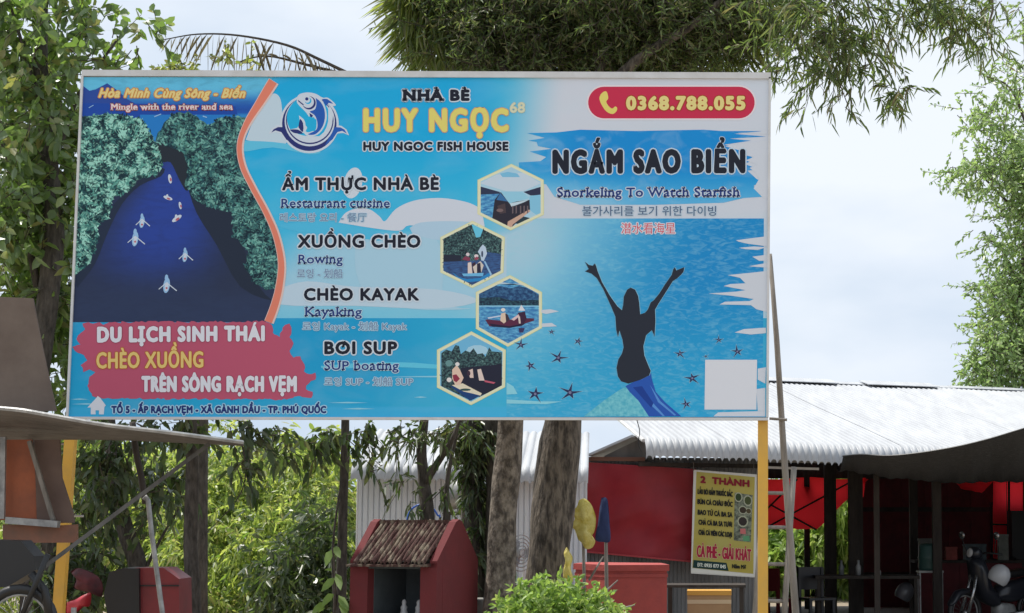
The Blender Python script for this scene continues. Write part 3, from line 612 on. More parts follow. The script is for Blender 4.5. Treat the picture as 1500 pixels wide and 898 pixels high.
# ================================================================== vegetation tools
def unit(a): return a / (np.linalg.norm(a, axis=1, keepdims=True) + 1e-9)
def leafdata(P, D, L, W, bend=0.0, droop=0.0, fold=.25, side=None):
    n = len(P); D = unit(D); L = np.broadcast_to(np.asarray(L, float), (n,))[:, None]; W = np.broadcast_to(np.asarray(W, float), (n,))[:, None]
    R = rng.normal(size=(n, 3)) if side is None else side; Sd = unit(np.cross(D, R)); Nn = np.cross(D, Sd); z = np.array([0, 0, -1.0])
    bd = bend * rng.uniform(.4, 1.2, (n, 1)) * np.sign(rng.uniform(-1, 1, (n, 1)))
    def c(t): return P + D * L * t + Sd * L * bd * t * t + z * L * droop * t * t
    tip = c(1.0); a = c(.3); b_ = c(.68)
    v = np.stack([P, a + Sd * W * .9 + Nn * W * fold, b_ + Sd * W * .75 + Nn * W * fold, tip, b_ - Sd * W * .75 + Nn * W * fold, a - Sd * W * .9 + Nn * W * fold], 1).reshape(-1, 3)
    return v
def quadmesh(name, v, quads, m, parent, kind=None):
    o0 = np.array(rootloc(parent)) if parent is not None else v.mean(0)
    me = bpy.data.meshes.new(name); nv = len(v); nf = len(quads)
    me.vertices.add(nv); me.vertices.foreach_set('co', (v - o0).astype(np.float32).ravel())
    me.loops.add(nf * 4); me.loops.foreach_set('vertex_index', quads.astype(np.int32).ravel())
    me.polygons.add(nf); me.polygons.foreach_set('loop_start', np.arange(0, nf * 4, 4, dtype=np.int32))
    try: me.polygons.foreach_set('loop_total', np.full(nf, 4, dtype=np.int32))
    except Exception: pass
    me.materials.append(m); me.update(calc_edges=True); me.validate()
    return prop(mkobj(name, me, parent, None if parent is not None else Vector(o0)), kind=kind)
def leafobj(name, v, m, parent, kind='stuff'):
    n = len(v) // 6; base = (np.arange(n) * 6)[:, None]; q = np.concatenate([base + np.array([0, 1, 2, 3]), base + np.array([0, 3, 4, 5])], 0)
    return quadmesh(name, v, q, m, parent, kind)
def twigobj(name, A, B, r, m, parent, kind='stuff'):
    D = unit(B - A); s1 = unit(np.cross(D, rng.normal(size=A.shape))); s2 = np.cross(D, s1); rr = np.broadcast_to(np.asarray(r, float), (len(A),))[:, None]
    ring = lambda P, k: [P + s1 * rr * k, P - s1 * rr * k * .5 + s2 * rr * k * .87, P - s1 * rr * k * .5 - s2 * rr * k * .87]
    v = np.stack(ring(A, 1) + ring(B, .45), 1).reshape(-1, 3); b_ = (np.arange(len(A)) * 6)[:, None]
    q = np.concatenate([b_ + np.array([0, 1, 4, 3]), b_ + np.array([1, 2, 5, 4]), b_ + np.array([2, 0, 3, 5])], 0)
    return quadmesh(name, v, q, m, parent, kind)
def blob_points(blobs, clump=0, sig=.1):
    """blobs: (px, py, rx, ry, Y, depth, n) -> points in world"""
    out = []
    for px, py, rx, ry, Y, dep, n in blobs:
        m = max(2, n // clump) if clump else n
        q = rng.normal(size=(m, 3)); q = q / np.linalg.norm(q, axis=1, keepdims=True) * rng.uniform(0, 1, (m, 1)) ** .42
        c = at(px, py, Y); k = Y / F; p = np.array(c) + q * np.array([rx * k, dep, ry * k])
        if clump: p = p[rng.integers(0, m, n)] + rng.normal(size=(n, 3)) * sig
        out.append(p)
    return np.concatenate(out)
def sprays(T, ln, k, droop=.2, upd=(0, 0, 0), spread=.8):
    n = len(T); TD = unit(rng.normal(size=(n, 3)) + np.array(upd)); L = ln * rng.uniform(.6, 1.3, (n, 1))
    ts = np.linspace(.12, 1, k); P = (T[:, None] + TD[:, None] * (L * ts)[:, :, None]); P[:, :, 2] -= droop * (L * ts ** 2)
    D = TD[:, None] * (1 - spread * .5) + rng.normal(size=(n, k, 3)) * spread * .6; D[:, :, 2] -= droop * .7
    return P.reshape(-1, 3), D.reshape(-1, 3), T, T + TD * L + np.array([0, 0, -1.0]) * droop * L
G1 = leafmat('broad leaf', [(.045, .075, .022), (.08, .12, .035), (.055, .085, .04), (.12, .16, .07), (.16, .15, .06)], [(.07, .13, .02), (.16, .25, .04), (.08, .14, .02), (.12, .18, .04), (.18, .18, .04)], .38, .5)
G2 = leafmat('needle leaf', [(.025, .045, .018), (.06, .085, .03), (.035, .055, .022), (.11, .13, .055), (.13, .11, .06)], [(.05, .09, .02), (.17, .24, .045), (.07, .11, .025), (.12, .17, .03), (.13, .12, .04)], .5)
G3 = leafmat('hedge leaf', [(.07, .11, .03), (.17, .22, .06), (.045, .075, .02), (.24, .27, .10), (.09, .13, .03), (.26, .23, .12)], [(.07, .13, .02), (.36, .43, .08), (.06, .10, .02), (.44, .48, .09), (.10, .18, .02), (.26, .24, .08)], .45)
G4 = leafmat('pale shrub leaf', [(.11, .17, .06), (.19, .25, .11), (.08, .12, .045), (.26, .31, .17)], [(.14, .24, .05), (.26, .35, .10), (.10, .18, .04), (.24, .30, .10)], .4)
G5 = leafmat('palm leaflet', [(.07, .10, .02), (.14, .17, .045), (.05, .07, .02), (.20, .19, .09)], [(.14, .19, .03), (.24, .28, .05), (.10, .12, .02), (.24, .22, .08)], .4)
G6 = leafmat('dry leaflet', [(.20, .17, .11), (.13, .11, .07)], [(.08, .07, .03), (.05, .04, .02)], .7)
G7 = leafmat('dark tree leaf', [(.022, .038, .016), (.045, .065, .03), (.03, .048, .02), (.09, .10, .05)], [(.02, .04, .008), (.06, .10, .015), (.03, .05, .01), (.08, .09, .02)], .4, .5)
G8 = leafmat('bush leaf', [(.11, .18, .04), (.19, .26, .07), (.07, .12, .03), (.27, .31, .12)], [(.12, .20, .03), (.24, .34, .06), (.08, .14, .02), (.26, .32, .07)], .5, .3)
def tree(name, label, trunkpts, rads, blobs, leaf, ln, wd, k, spray, mleaf, mbark=None, bend=0, droop=.2, branches=(), group=None, cat='tree', seg=12, indiv=0, tw=.006, fold=.25, spread=.8, clump=0, sig=.1, dens=1.0):
    if dens != 1: blobs = [(*q[:6], max(2, int(q[6] * dens))) for q in blobs]
    base = Vector(trunkpts[0]); r = thing(name, (base.x, base.y, 0), label, cat, group)
    MB().tube(smooth_curve(trunkpts, 5), np.interp(np.linspace(0, 1, (len(trunkpts) - 1) * 5 + 1), np.linspace(0, 1, len(rads)), rads), seg, wob=.22).build('trunk', mbark or M_bark, r, True)
    for bp_, br in branches: MB().tube(smooth_curve(bp_, 4), np.linspace(br, br * .35, (len(bp_) - 1) * 4 + 1), 7, wob=.15).build('branch', mbark or M_bark, r, True)
    if blobs:
        P, D, A, B = sprays(blob_points(blobs, clump, sig), spray, k, droop, spread=spread); n = len(P)
        twigobj('twigs', A, B, tw, M_twig, r)
        Ls = ln * rng.uniform(.6, 1.2, n); Ws = wd * rng.uniform(.7, 1.2, n)
        if indiv:
            idx = np.argsort(P[:, 1])[:indiv * 3]; idx = rng.choice(idx, min(indiv, len(idx)), replace=False); keep = np.ones(n, bool); keep[idx] = False
            lv = leafdata(np.zeros((1, 3)), np.array([[1.0, 0, 0]]), ln, wd, bend, 0, fold); me = bpy.data.meshes.new('leaf')
            me.from_pydata([tuple(q) for q in lv], [], [(0, 1, 2, 3), (0, 3, 4, 5)]); me.materials.append(mleaf); me.update(); o0 = rootloc(r)
            for i in idx:
                o = mkobj('leaf', me, r, Vector(P[i]) - o0); d = Vector(D[i]).normalized()
                o.rotation_euler = (d.to_track_quat('X', 'Z') @ Matrix.Rotation(rnd.uniform(0, 6.28), 4, 'X').to_quaternion()).to_euler(); s_ = rnd.uniform(.7, 1.25); o.scale = (s_, s_, s_)
            P, D, Ls, Ws = P[keep], D[keep], Ls[keep], Ws[keep]
        leafobj('foliage', leafdata(P, D, Ls, Ws, bend, droop, fold), mleaf, r)
    return r
def gp(px, Y): return pz(px, Y, 0)

# ------------------------------------------------------------------ trees
tree('broadleaf_tree', 'dense broad-leaved tree rising behind the left end of the billboard', [gp(60, 18.6), at(70, 800, 18.6), at(50, 600, 18.6), at(78, 350, 18.6), at(60, 100, 18.6), at(70, -60, 18.8)], [.17, .14, .12, .10, .07, .03],
     [(40, -50, 90, 50, 18.6, .8, 200), (30, 60, 80, 75, 18.6, .9, 230), (120, 35, 70, 45, 18.4, .7, 100), (150, 85, 45, 32, 18.3, .6, 50), (50, 190, 85, 90, 18.4, .9, 330), (35, 330, 90, 110, 18.4, .9, 420), (60, 470, 60, 110, 18.8, .8, 260), (100, 560, 45, 70, 18.8, .6, 130),
      (222, 62, 22, 24, 18.3, .3, 11), (95, 260, 50, 150, 19.0, .6, 260), (20, 200, 60, 200, 19.6, .8, 240), (70, 420, 60, 160, 19.4, .6, 280)],
     G1, .15, .042, 7, .34, G1, bend=.08, droop=.25, branches=[([at(62, 300, 18.6), at(110, 150, 18.5), at(170, 60, 18.3)], .035), ([at(55, 420, 18.6), at(20, 260, 18.5), at(-20, 150, 18.4)], .04), ([at(70, 200, 18.6), at(40, 90, 18.5), at(10, -10, 18.4)], .03)], indiv=250, clump=10, sig=.12, dens=.38)
tree('needle_leaved_tree', 'tall tree with the thickest mottled trunk and dense dark needle-like foliage above the billboard', [gp(800, 18.4), at(802, 845, 18.4), at(815, 720, 18.4), at(826, 610, 18.4), at(835, 400, 18.4), at(845, 150, 19.0), at(850, -40, 19.2)], [.24, .21, .20, .185, .16, .13, .09],
     [(672, 25, 68, 66, 19.2, .9, 470), (760, 20, 130, 90, 18.8, 1.0, 1350), (900, 15, 130, 80, 18.6, 1.0, 1000), (1010, 20, 110, 60, 18.6, .9, 550), (800, 90, 150, 40, 19.2, .7, 650), (950, 80, 110, 50, 19.0, .6, 420), (700, 80, 70, 50, 18.8, .6, 260), (820, -85, 200, 70, 18.8, 1.1, 900), (980, -60, 130, 60, 18.7, .9, 420), (690, -50, 90, 50, 19.0, .8, 260), (1090, 10, 70, 35, 18.6, .6, 190), (1060, 75, 50, 40, 18.8, .5, 110)],
     G2, .085, .009, 16, .34, G2, M_bark3, bend=.25, droop=.12, clump=9, sig=.13, dens=1.0, spread=1.1, branches=[([at(838, 190, 18.4), at(930, 90, 18.2), at(1010, 40, 18.1), at(1080, -20, 18.0)], .07), ([at(840, 260, 18.4), at(760, 130, 18.5), at(690, 40, 18.6)], .06), ([at(845, 160, 18.4), at(900, 60, 18.6), at(910, -20, 18.6)], .05)], group=None)
tree('acacia_tree', 'slim pale mottled trunk left of the thickest trunk, sickle leaves drooping at upper right', [gp(727, 17.6), at(729, 890, 17.6), at(737, 760, 17.6), at(748, 610, 17.6), at(765, 400, 17.7), at(850, 130, 18.7), at(960, 50, 18.9), at(1075, -28, 18.0)], [.16, .145, .13, .115, .09, .07, .055, .045],
     [(1200, 25, 70, 40, 16.9, .7, 170), (1210, 75, 55, 45, 16.8, .5, 120), (1270, 20, 90, 40, 16.9, .6, 190), (1260, -50, 170, 45, 17.1, .8, 260), (1355, 8, 80, 32, 16.9, .6, 190), (1425, 20, 38, 40, 16.8, .4, 90), (1440, 70, 22, 30, 16.8, .3, 26), (1290, 75, 35, 25, 16.8, .4, 30), (1318, 112, 38, 20, 16.8, .4, 42), (1230, 120, 42, 22, 16.8, .3, 34),
      (1168, 110, 28, 50, 16.8, .3, 26), (1246, 150, 14, 35, 16.8, .2, 16), (1175, 150, 18, 14, 16.8, .2, 7), (1280, 155, 20, 8, 16.8, .2, 6), (1150, 30, 60, 55, 17.2, .5, 90)],
     G2, .105, .0105, 9, .24, G2, M_bark2, bend=.38, droop=.5, branches=[([at(1075, -28, 18.0), at(1120, -40, 17.4), at(1160, -10, 17.0), at(1206, 45, 16.8)], .04), ([at(1120, -30, 16.9), at(1260, -20, 16.8), at(1440, -10, 16.8), at(1446, 50, 16.8)], .025), ([at(1206, 45, 16.8), at(1222, 100, 16.8), at(1246, 165, 16.8)], .010), ([at(1260, -20, 16.8), at(1285, 40, 16.8), at(1320, 105, 16.8)], .010)], spread=.55, tw=.004, clump=6, sig=.075, dens=.42)
r = tree('pale_leaved_tree', 'tall pale green small-leaved tree at the right edge behind the corrugated roof', [gp(1520, 34), at(1518, 640, 34), at(1500, 450, 34), at(1515, 250, 34), at(1505, 60, 34), at(1510, -40, 34)], [.2, .17, .13, .1, .07, .04],
     [(1498, 245, 58, 45, 33.5, 1.0, 200), (1448, 260, 36, 38, 33.6, .8, 90), (1486, 180, 40, 18, 33.6, .8, 55), (1440, 140, 28, 30, 33.8, .7, 26), (1480, 110, 30, 40, 33.8, .8, 45), (1500, 20, 30, 40, 33.8, .6, 22), (1445, 345, 26, 20, 33.8, .6, 22), (1500, 330, 35, 40, 33.8, .8, 80), (1485, 420, 38, 55, 33.6, 1.0, 220), (1480, 510, 44, 65, 33.6, 1.0, 330), (1425, 565, 18, 10, 33.6, .6, 16), (1450, 540, 16, 30, 33.6, .6, 50), (1530, 400, 40, 200, 34.2, 1.0, 500)],
     G4, .10, .024, 12, .42, G4, M_twig, bend=.15, droop=.2, branches=[([at(1510, 330, 34), at(1470, 290, 33.8), at(1436, 255, 33.7)], .04), ([at(1510, 200, 34), at(1480, 130, 33.8), at(1440, 110, 33.8)], .03), ([at(1500, 440, 34), at(1470, 370, 33.8), at(1440, 345, 33.8)], .025)], tw=.008, dens=1.15, clump=9, sig=.22)
# trunks under the board
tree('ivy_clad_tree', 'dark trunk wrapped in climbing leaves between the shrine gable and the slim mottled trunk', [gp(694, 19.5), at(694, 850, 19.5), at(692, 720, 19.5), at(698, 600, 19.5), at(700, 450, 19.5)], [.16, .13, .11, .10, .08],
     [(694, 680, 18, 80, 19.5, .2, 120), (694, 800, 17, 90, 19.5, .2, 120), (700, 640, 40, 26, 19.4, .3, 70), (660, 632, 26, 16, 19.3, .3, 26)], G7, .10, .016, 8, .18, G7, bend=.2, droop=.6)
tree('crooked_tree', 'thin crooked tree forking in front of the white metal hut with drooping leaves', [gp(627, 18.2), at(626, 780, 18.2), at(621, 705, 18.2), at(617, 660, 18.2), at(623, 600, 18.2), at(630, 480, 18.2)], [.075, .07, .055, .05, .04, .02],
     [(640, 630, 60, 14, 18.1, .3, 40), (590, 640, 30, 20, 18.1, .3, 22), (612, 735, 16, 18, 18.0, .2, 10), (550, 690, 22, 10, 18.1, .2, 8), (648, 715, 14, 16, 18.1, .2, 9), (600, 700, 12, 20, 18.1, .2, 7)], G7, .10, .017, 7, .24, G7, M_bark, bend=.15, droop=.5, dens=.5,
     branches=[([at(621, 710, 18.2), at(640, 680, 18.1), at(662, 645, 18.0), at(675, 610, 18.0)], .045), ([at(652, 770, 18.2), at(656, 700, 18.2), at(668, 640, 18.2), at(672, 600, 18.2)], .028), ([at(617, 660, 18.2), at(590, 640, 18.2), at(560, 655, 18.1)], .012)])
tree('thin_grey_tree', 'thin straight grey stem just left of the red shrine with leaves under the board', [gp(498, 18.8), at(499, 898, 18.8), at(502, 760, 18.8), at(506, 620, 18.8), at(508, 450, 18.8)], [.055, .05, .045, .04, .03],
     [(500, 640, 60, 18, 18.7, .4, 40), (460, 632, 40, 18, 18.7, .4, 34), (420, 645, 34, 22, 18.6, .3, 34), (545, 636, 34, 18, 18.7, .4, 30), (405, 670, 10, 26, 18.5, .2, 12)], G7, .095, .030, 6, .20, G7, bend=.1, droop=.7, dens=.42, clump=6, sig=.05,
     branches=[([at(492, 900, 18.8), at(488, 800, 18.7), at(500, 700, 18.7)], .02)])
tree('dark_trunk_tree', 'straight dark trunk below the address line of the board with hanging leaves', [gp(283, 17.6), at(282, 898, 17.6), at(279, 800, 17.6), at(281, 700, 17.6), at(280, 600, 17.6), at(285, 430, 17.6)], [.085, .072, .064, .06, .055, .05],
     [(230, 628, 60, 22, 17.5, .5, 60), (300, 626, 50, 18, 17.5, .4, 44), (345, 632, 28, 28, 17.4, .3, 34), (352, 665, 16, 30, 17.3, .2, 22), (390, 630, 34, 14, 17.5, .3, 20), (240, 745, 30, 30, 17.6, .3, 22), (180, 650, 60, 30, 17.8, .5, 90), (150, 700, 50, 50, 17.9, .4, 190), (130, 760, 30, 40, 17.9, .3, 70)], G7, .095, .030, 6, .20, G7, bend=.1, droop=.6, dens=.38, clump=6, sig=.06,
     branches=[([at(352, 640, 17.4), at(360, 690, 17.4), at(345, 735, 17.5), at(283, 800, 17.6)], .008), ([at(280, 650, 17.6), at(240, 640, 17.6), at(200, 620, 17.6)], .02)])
tree('leaning_tree', 'dark leaning trunk behind the diagonal pole at lower left', [gp(214, 18.5), at(205, 850, 18.5), at(185, 780, 18.5), at(168, 710, 18.5), at(160, 620, 18.5), at(150, 480, 18.5)], [.11, .09, .08, .07, .06, .04],
     [(150, 830, 45, 40, 18.6, .4, 40), (60, 800, 60, 50, 18.8, .4, 90), (235, 700, 36, 50, 18.6, .4, 36), (90, 860, 50, 40, 18.5, .4, 60)], G1, .12, .028, 7, .28, G7, bend=.1, droop=.4,
     branches=[([at(205, 850, 18.5), at(235, 790, 18.5), at(262, 745, 18.5)], .022), ([at(190, 800, 18.5), at(225, 740, 18.5), at(240, 690, 18.5)], .018)])
# ------------------------------------------------------------------ palms
def leaflets(parent, path, n, L0, spread_deg, m, hang=.2, name='leaflets', wd=.012, both=True, taper=True):
    P = []; D = []; Ls = []
    pts = smooth_curve(path, 8); N_ = len(pts) - 1
    for i in range(n):
        t = (i + .5) / n; k = t * N_; a = int(k); p = pts[a].lerp(pts[min(a + 1, N_)], k - a); d = (pts[min(a + 1, N_)] - pts[a]).normalized(); s1 = d.cross(Vector((0, -1, .2))).normalized()
        for sg in ((1, -1) if both else (1,)):
            an = math.radians(spread_deg + rnd.uniform(-8, 8)); q = d * math.cos(an) + s1 * sg * math.sin(an) + Vector((rnd.uniform(-.15, .15), rnd.uniform(-.35, .35), rnd.uniform(-.1, .1) - hang))
            P.append(tuple(p)); D.append(tuple(q)); Ls.append(L0 * (math.sin(math.pi * (.12 + .8 * t)) if taper else 1) * rnd.uniform(.8, 1.15))
    leafobj(name, leafdata(np.array(P), np.array(D), np.array(Ls), wd, .03, hang * .8, .3), m, parent)
def palm(name, label, base, top, fronds, m, Y, wd=.014):
    r = thing(name, (base.x, base.y, 0), label, 'palm tree')
    MB().tube(smooth_curve([base, Vector((base.x, base.y, 2.3)), base.lerp(top, .6), top], 5), np.linspace(.14, .09, 16), 10, wob=.1).build('trunk', M_bark, r, True)
    for path, n, L0, ang, hang in fronds:
        pts = [at(x, y, Y + dy) for x, y, dy in path]
        o = MB().tube(smooth_curve(pts, 5), np.linspace(.022, .006, (len(pts) - 1) * 5 + 1), 5).build('frond', G5 if m is G5 else M_twig, r)
        leaflets(o, pts, n, L0, ang, m, hang, wd=wd)
    return r
A0 = at(660, -60, 20.5)
fr = []
for i, (x, y) in enumerate(((556, 35), (552, 70), (560, 108), (585, 140), (545, 5), (600, 120), (575, 90), (620, 130))):
    fr.append(([(660, -50, 0), ((660 + x) / 2 + 6, (y - 50) / 2 - 22, -.3), (x + 26, y - 30, -.5)], 38, .60, 30, .10))
palm('fan_palm', 'spiky green palm crown at the left end of the dark foliage above the board', gp(727, 19.4), at(660, -60, 19.0), fr, G5, 19.0, .015)
fr = []
for i, (x, y) in enumerate(((1130, 95), (1160, 60), (1095, 115), (1180, 30), (1060, 120), (930, 110), (880, 90))):
    fr.append(([(1020, -70, 0), ((1020 + x) / 2 + (12 if x > 1020 else -12), y / 2 - 55, -.3), (x, y - 25, -.5)], 40, .6, 38, .25))
palm('coconut_palm', 'palm with drooping olive fronds behind the top right corner of the board', gp(806, 19.6), at(1020, -80, 19.2), fr, G5, 19.2, .014)
fr = [([(520, 112, 0), (470, 88, -.2), (420, 66, -.3), (350, 52, -.4), (290, 50, -.5), (240, 58, -.6)], 34, .34, 80, 1.2), ([(515, 112, 0), (450, 95, -.2), (390, 82, -.3), (345, 92, -.4)], 10, .22, 60, .6)]
palm('dry_palm', 'palm with one bare dry frond arching over the top left of the board', gp(694, 22), at(540, 128, 22), fr, G6, 22, .006)
tree('treetop_shrub', 'small yellowish treetop peeping over the board near the dry frond', [gp(300, 21.5), at(298, 400, 21.5), at(300, 130, 21.5)], [.08, .06, .03], [(262, 104, 24, 9, 21.5, .3, 40), (335, 75, 12, 16, 21.4, .2, 7), (365, 92, 10, 12, 21.4, .2, 5)], G1, .09, .022, 7, .2, G5, bend=.1)

# ------------------------------------------------------------------ hedge and far greenery
def veil(name, label, cat, blobs, leaf, wd, k, spray, m, kind='stuff', bend=.15, droop=.35, clump=9, sig=.22):
    P, D, A, B = sprays(blob_points(blobs, clump, sig), spray, k, droop); n = len(P)
    o = leafobj(name, leafdata(P, D, leaf * rng.uniform(.5, 1.35, n), wd * rng.uniform(.7, 1.2, n), bend, droop, .25), m, None, kind); return prop(o, label, cat)
veil('hedge_foliage', 'sunlit yellow-green bamboo and scrub filling the gap below the board', 'hedge', [(330, 800, 90, 110, 27, 1.6, 900), (430, 830, 70, 90, 26, 1.4, 800), (290, 720, 60, 70, 28, 1.2, 380), (400, 720, 70, 55, 27.5, 1.2, 420), (465, 740, 45, 70, 27, 1.0, 380), (220, 790, 60, 110, 28, 1.2, 420), (120, 790, 70, 110, 28, 1.2, 300), (350, 900, 170, 60, 26, 1.4, 800), (30, 800, 60, 110, 28, 1.2, 260)], .115, .020, 18, .36, G3)
veil('shrub', 'dark-leaved shrub added as the shaded recess between the hedge and the thin grey stem', 'shrub', [(462, 830, 40, 80, 23.5, .7, 330), (420, 870, 40, 50, 23.5, .6, 160)], .12, .022, 12, .3, G7, kind=None)  # dark leaves added here stand for the shaded recess in the hedge
veil('far_scrub_foliage', 'pale scrub and darker trees in the distance beyond the hedge', 'scrub', [(300, 790, 300, 95, 42, 3, 1500), (420, 700, 110, 36, 40, 2, 300), (150, 700, 130, 60, 42, 2, 420), (-50, 800, 150, 110, 40, 2, 500)], .34, .05, 10, 1.0, G3)
veil('yard_tree_foliage', 'green trees seen through the open back of the food stall', 'trees', [(1190, 800, 80, 70, 36, 1.2, 800), (1240, 750, 50, 60, 35.5, 1.2, 420), (1130, 830, 60, 60, 36, 1.2, 300)], .26, .045, 10, .7, G8)
r = thing('clipped_bush', gp(815, 16.2), 'bright green leafy bush at the bottom centre in front of the thick trunk', 'bush')
for x in (770, 800, 830, 860): MB().tube([gp(815, 16.2), at(x, 960, 16.2), at(x, 890, 16.1)], [.02, .015, .008], 6).build('stem', M_twig, r)
P, D, A, B = sprays(blob_points([(815, 945, 100, 88, 16.2, .55, 620), (790, 895, 62, 34, 16.1, .35, 200), (860, 905, 50, 28, 16.1, .3, 120)]), .16, 8, .05, (0, -.2, .6)); n = len(P)
leafobj('foliage', leafdata(P, D, .07 * rng.uniform(.7, 1.3, n), .017, .1, .2, .3), G8, r)
idx = np.argsort(P[:, 1] - P[:, 2] * 2)[:900]; idx = rng.choice(idx, 160, replace=False)
lv = leafdata(np.zeros((1, 3)), np.array([[1.0, 0, 0]]), .085, .021, .1, 0, .3); me = bpy.data.meshes.new('leaf'); me.from_pydata([tuple(q) for q in lv], [], [(0, 1, 2, 3), (0, 3, 4, 5)]); me.materials.append(G8)
for i in idx:
    o = mkobj('leaf', me, r, Vector(P[i]) - rootloc(r)); o.rotation_euler = (rnd.uniform(0, 6), rnd.uniform(-1.2, .4), rnd.uniform(0, 6)); s_ = rnd.uniform(.7, 1.2); o.scale = (s_,) * 3
r = thing('sapling', gp(490, 17.2), 'young plant with large pale leaves left of the red shrine', 'plant')
MB().tube([gp(490, 17.2), at(491, 850, 17.2), at(488, 800, 17.2)], [.012, .01, .006], 6).build('stem', M_twig, r)
for i, (x, y, dx, dy) in enumerate(((488, 802, 10, 4), (486, 806, -8, 10), (492, 840, 8, 14), (490, 846, -14, 12), (496, 872, 12, 16), (490, 870, -16, 6), (500, 880, 4, 14), (478, 884, -18, 4))):
    p = np.array([at(x, y, 17.2)]); q = np.array([at(x + dx, y + dy, 17.1)]); d = q - p
    leafobj('leaf', leafdata(p, d, .17, .038, .1, .3, .2, np.array([[.2, -1, .3]])), G8, r, None)
# ================================================================== BUILDINGS
def corr_sheet(name, P0, s0, s1, ed, dd, L, pitch, amp, curl, m, parent, nrow=5):
    """one corrugated sheet from eave point P0 + s*ed up along dd by L, with an optional rolled eave"""
    n = max(4, int((s1 - s0) / pitch * 8)); nn = Vector(ed).cross(Vector(dd)).normalized()
    if nn.z < 0: nn = -nn
    rows = []
    if curl:
        for a in (95, 70, 45, 20): rr = curl; rows.append((-rr * math.sin(math.radians(a)), -rr * (1 - math.cos(math.radians(a)))))
    rows += [(L * i / nrow, 0) for i in range(nrow + 1)]
    du = Vector(dd).normalized(); eu = Vector(ed)
    def fn(u, v):
        t, h = rows[min(len(rows) - 1, int(round(v * (len(rows) - 1))))]; s = s0 + (s1 - s0) * u
        sag = .006 * math.sin(s * 2.1 + t)
        return Vector(P0) + eu * s + du * t + nn * (h + amp * (1.3 - 2.3 * (1 - abs(math.sin(math.pi * s / pitch))) ** 1.6) + sag)
    return MB().grid(fn, n, len(rows) - 1).build(name, m, parent, True)
def corr_wall(name, a, b, z0, z1, m, parent, pitch=.042, amp=.006, gaps=None):
    a = Vector(a); b = Vector(b); d = (b - a); Lw = d.length; d.normalize(); nn = Vector((d.y, -d.x, 0)); n = int(Lw / pitch * 6)
    def fn(u, v):
        ph = (Lw * u / pitch) % 1; return a + d * Lw * u + nn * amp * (.6 if ph < .74 else -1.2) + Vector((0, 0, (z0 if not callable(z0) else z0(u)) * (1 - v) + (z1 if not callable(z1) else z1(u)) * v))
    return MB().grid(fn, n, 1).build(name, m, parent)
# ------------------------------------------------------------------ white metal hut
hut = thing('metal_hut', pz(690, 23, 0), 'small white corrugated metal hut behind the tree trunks and the red shrine', 'hut')
zE = at(600, 684, 22.5).z
e0 = at(516, 684, 22.5); e1 = at(862, 684, 22.9); ed = (e1 - e0); Lh = ed.length; ed.normalize(); ed.z = -.01
for i in range(3): corr_sheet('roof_sheet', e0 + Vector((0, 0, .03 + .004 * (i % 2))), Lh * i / 3 - (.05 if i else 0), Lh * (i + 1) / 3, ed, (-.06, 1, .20), 2.6, .10, .017, .15, M_roof, hut)
wl0 = pz(524, 22.8, 0); wl1 = pz(860, 23.1, 0)
corr_wall('front_wall', wl0, wl1, 0.05, zE - .06, M_siding, hut, .066, .012)
corr_wall('side_wall', pz(524, 22.8, 0) + Vector((0, 2.6, 0)), wl0, 0.05, zE, M_siding, hut, .045, .007)
MB().box(wl0.x, wl0.x + 2.9, 22.75, 25.4, 0, .07).build('base_slab', M_concrete, hut)
b = MB(); b.tube([at(524.5, 690, 22.74), at(522.5, 800, 22.74), at(522, 890, 22.74)], .012, 6).build('corner_trim', M_white, hut)
# grey steel drum on the hut wall, fan, blue hoop
r = thing('steel_drum', at(667, 727, 21.8), 'horizontal grey steel water drum against the white hut wall', 'water tank')
c0 = at(655, 727, 21.8)
R90 = Matrix.Rotation(math.radians(78), 3, 'Y')
MB().lathe([(0, 0), (.14, 0), (.165, .02), (.165, .14), (.172, .15), (.165, .16), (.165, .30), (.172, .31), (.165, .32), (.165, .46), (.14, .48), (0, .48)], c0, 20, R90).build('drum_shell', M_steel, r, True)
for px in (658, 678): MB().bar(at(px, 750, 21.8), at(px, 900, 21.8), .03).build('leg', M_darkwood, r)
MB().bar(at(650, 752, 21.8), at(688, 752, 21.8), .04).build('cradle', M_darkwood, r)
r = thing('standing_fan', gp(766, 21.2), 'standing fan with round wire guard half hidden by the thick trunk', 'fan')
fc = at(763, 810, 21.2); Mf = Matrix.Rotation(math.radians(52), 3, 'Z') @ Matrix.Rotation(math.radians(90), 3, 'X')
def ring(R, rad, off=0, c=fc, M=Mf, mb=None, n=24):
    mb = mb or MB(); pts = [c + M @ Vector((R * math.cos(6.2832 * i / n), R * math.sin(6.2832 * i / n), off)) for i in range(n + 1)]; return mb.tube(pts, rad, 5, False)
for i, R in enumerate((.20, .16, .12, .08, .045)): ring(R, .007, .03 * (1 - R / .2)).build('guard_ring', M_steel, r)
mb = MB()
for k in range(3):
    a = 2.094 * k; q = [(.02, 0), (.10, -.07), (.16, -.03), (.15, .05), (.06, .05)]
    mb.slab([fc + Mf @ Vector((x * math.cos(a) - y * math.sin(a), x * math.sin(a) + y * math.cos(a), -.02)) for x, y in q], (0, .008, .004))
mb.build('fan_blade', mat('grey plastic', (.3, .32, .34)), r); MB().lathe([(0, 0), (.05, 0), (.06, .04), (.05, .12), (0, .13)], fc, 14, Mf @ Matrix.Rotation(math.pi, 3, 'X')).build('motor_housing', M_white, r, True)
MB().tube([fc + Vector((.03, .06, -.05)), Vector((fc.x + .03, fc.y + .06, .04))], .016, 8).build('pole', M_white, r); MB().lathe([(.2, 0), (.2, .02), (.03, .05)], Vector((fc.x + .03, fc.y + .06, 0)), 18).build('base', M_white, r)
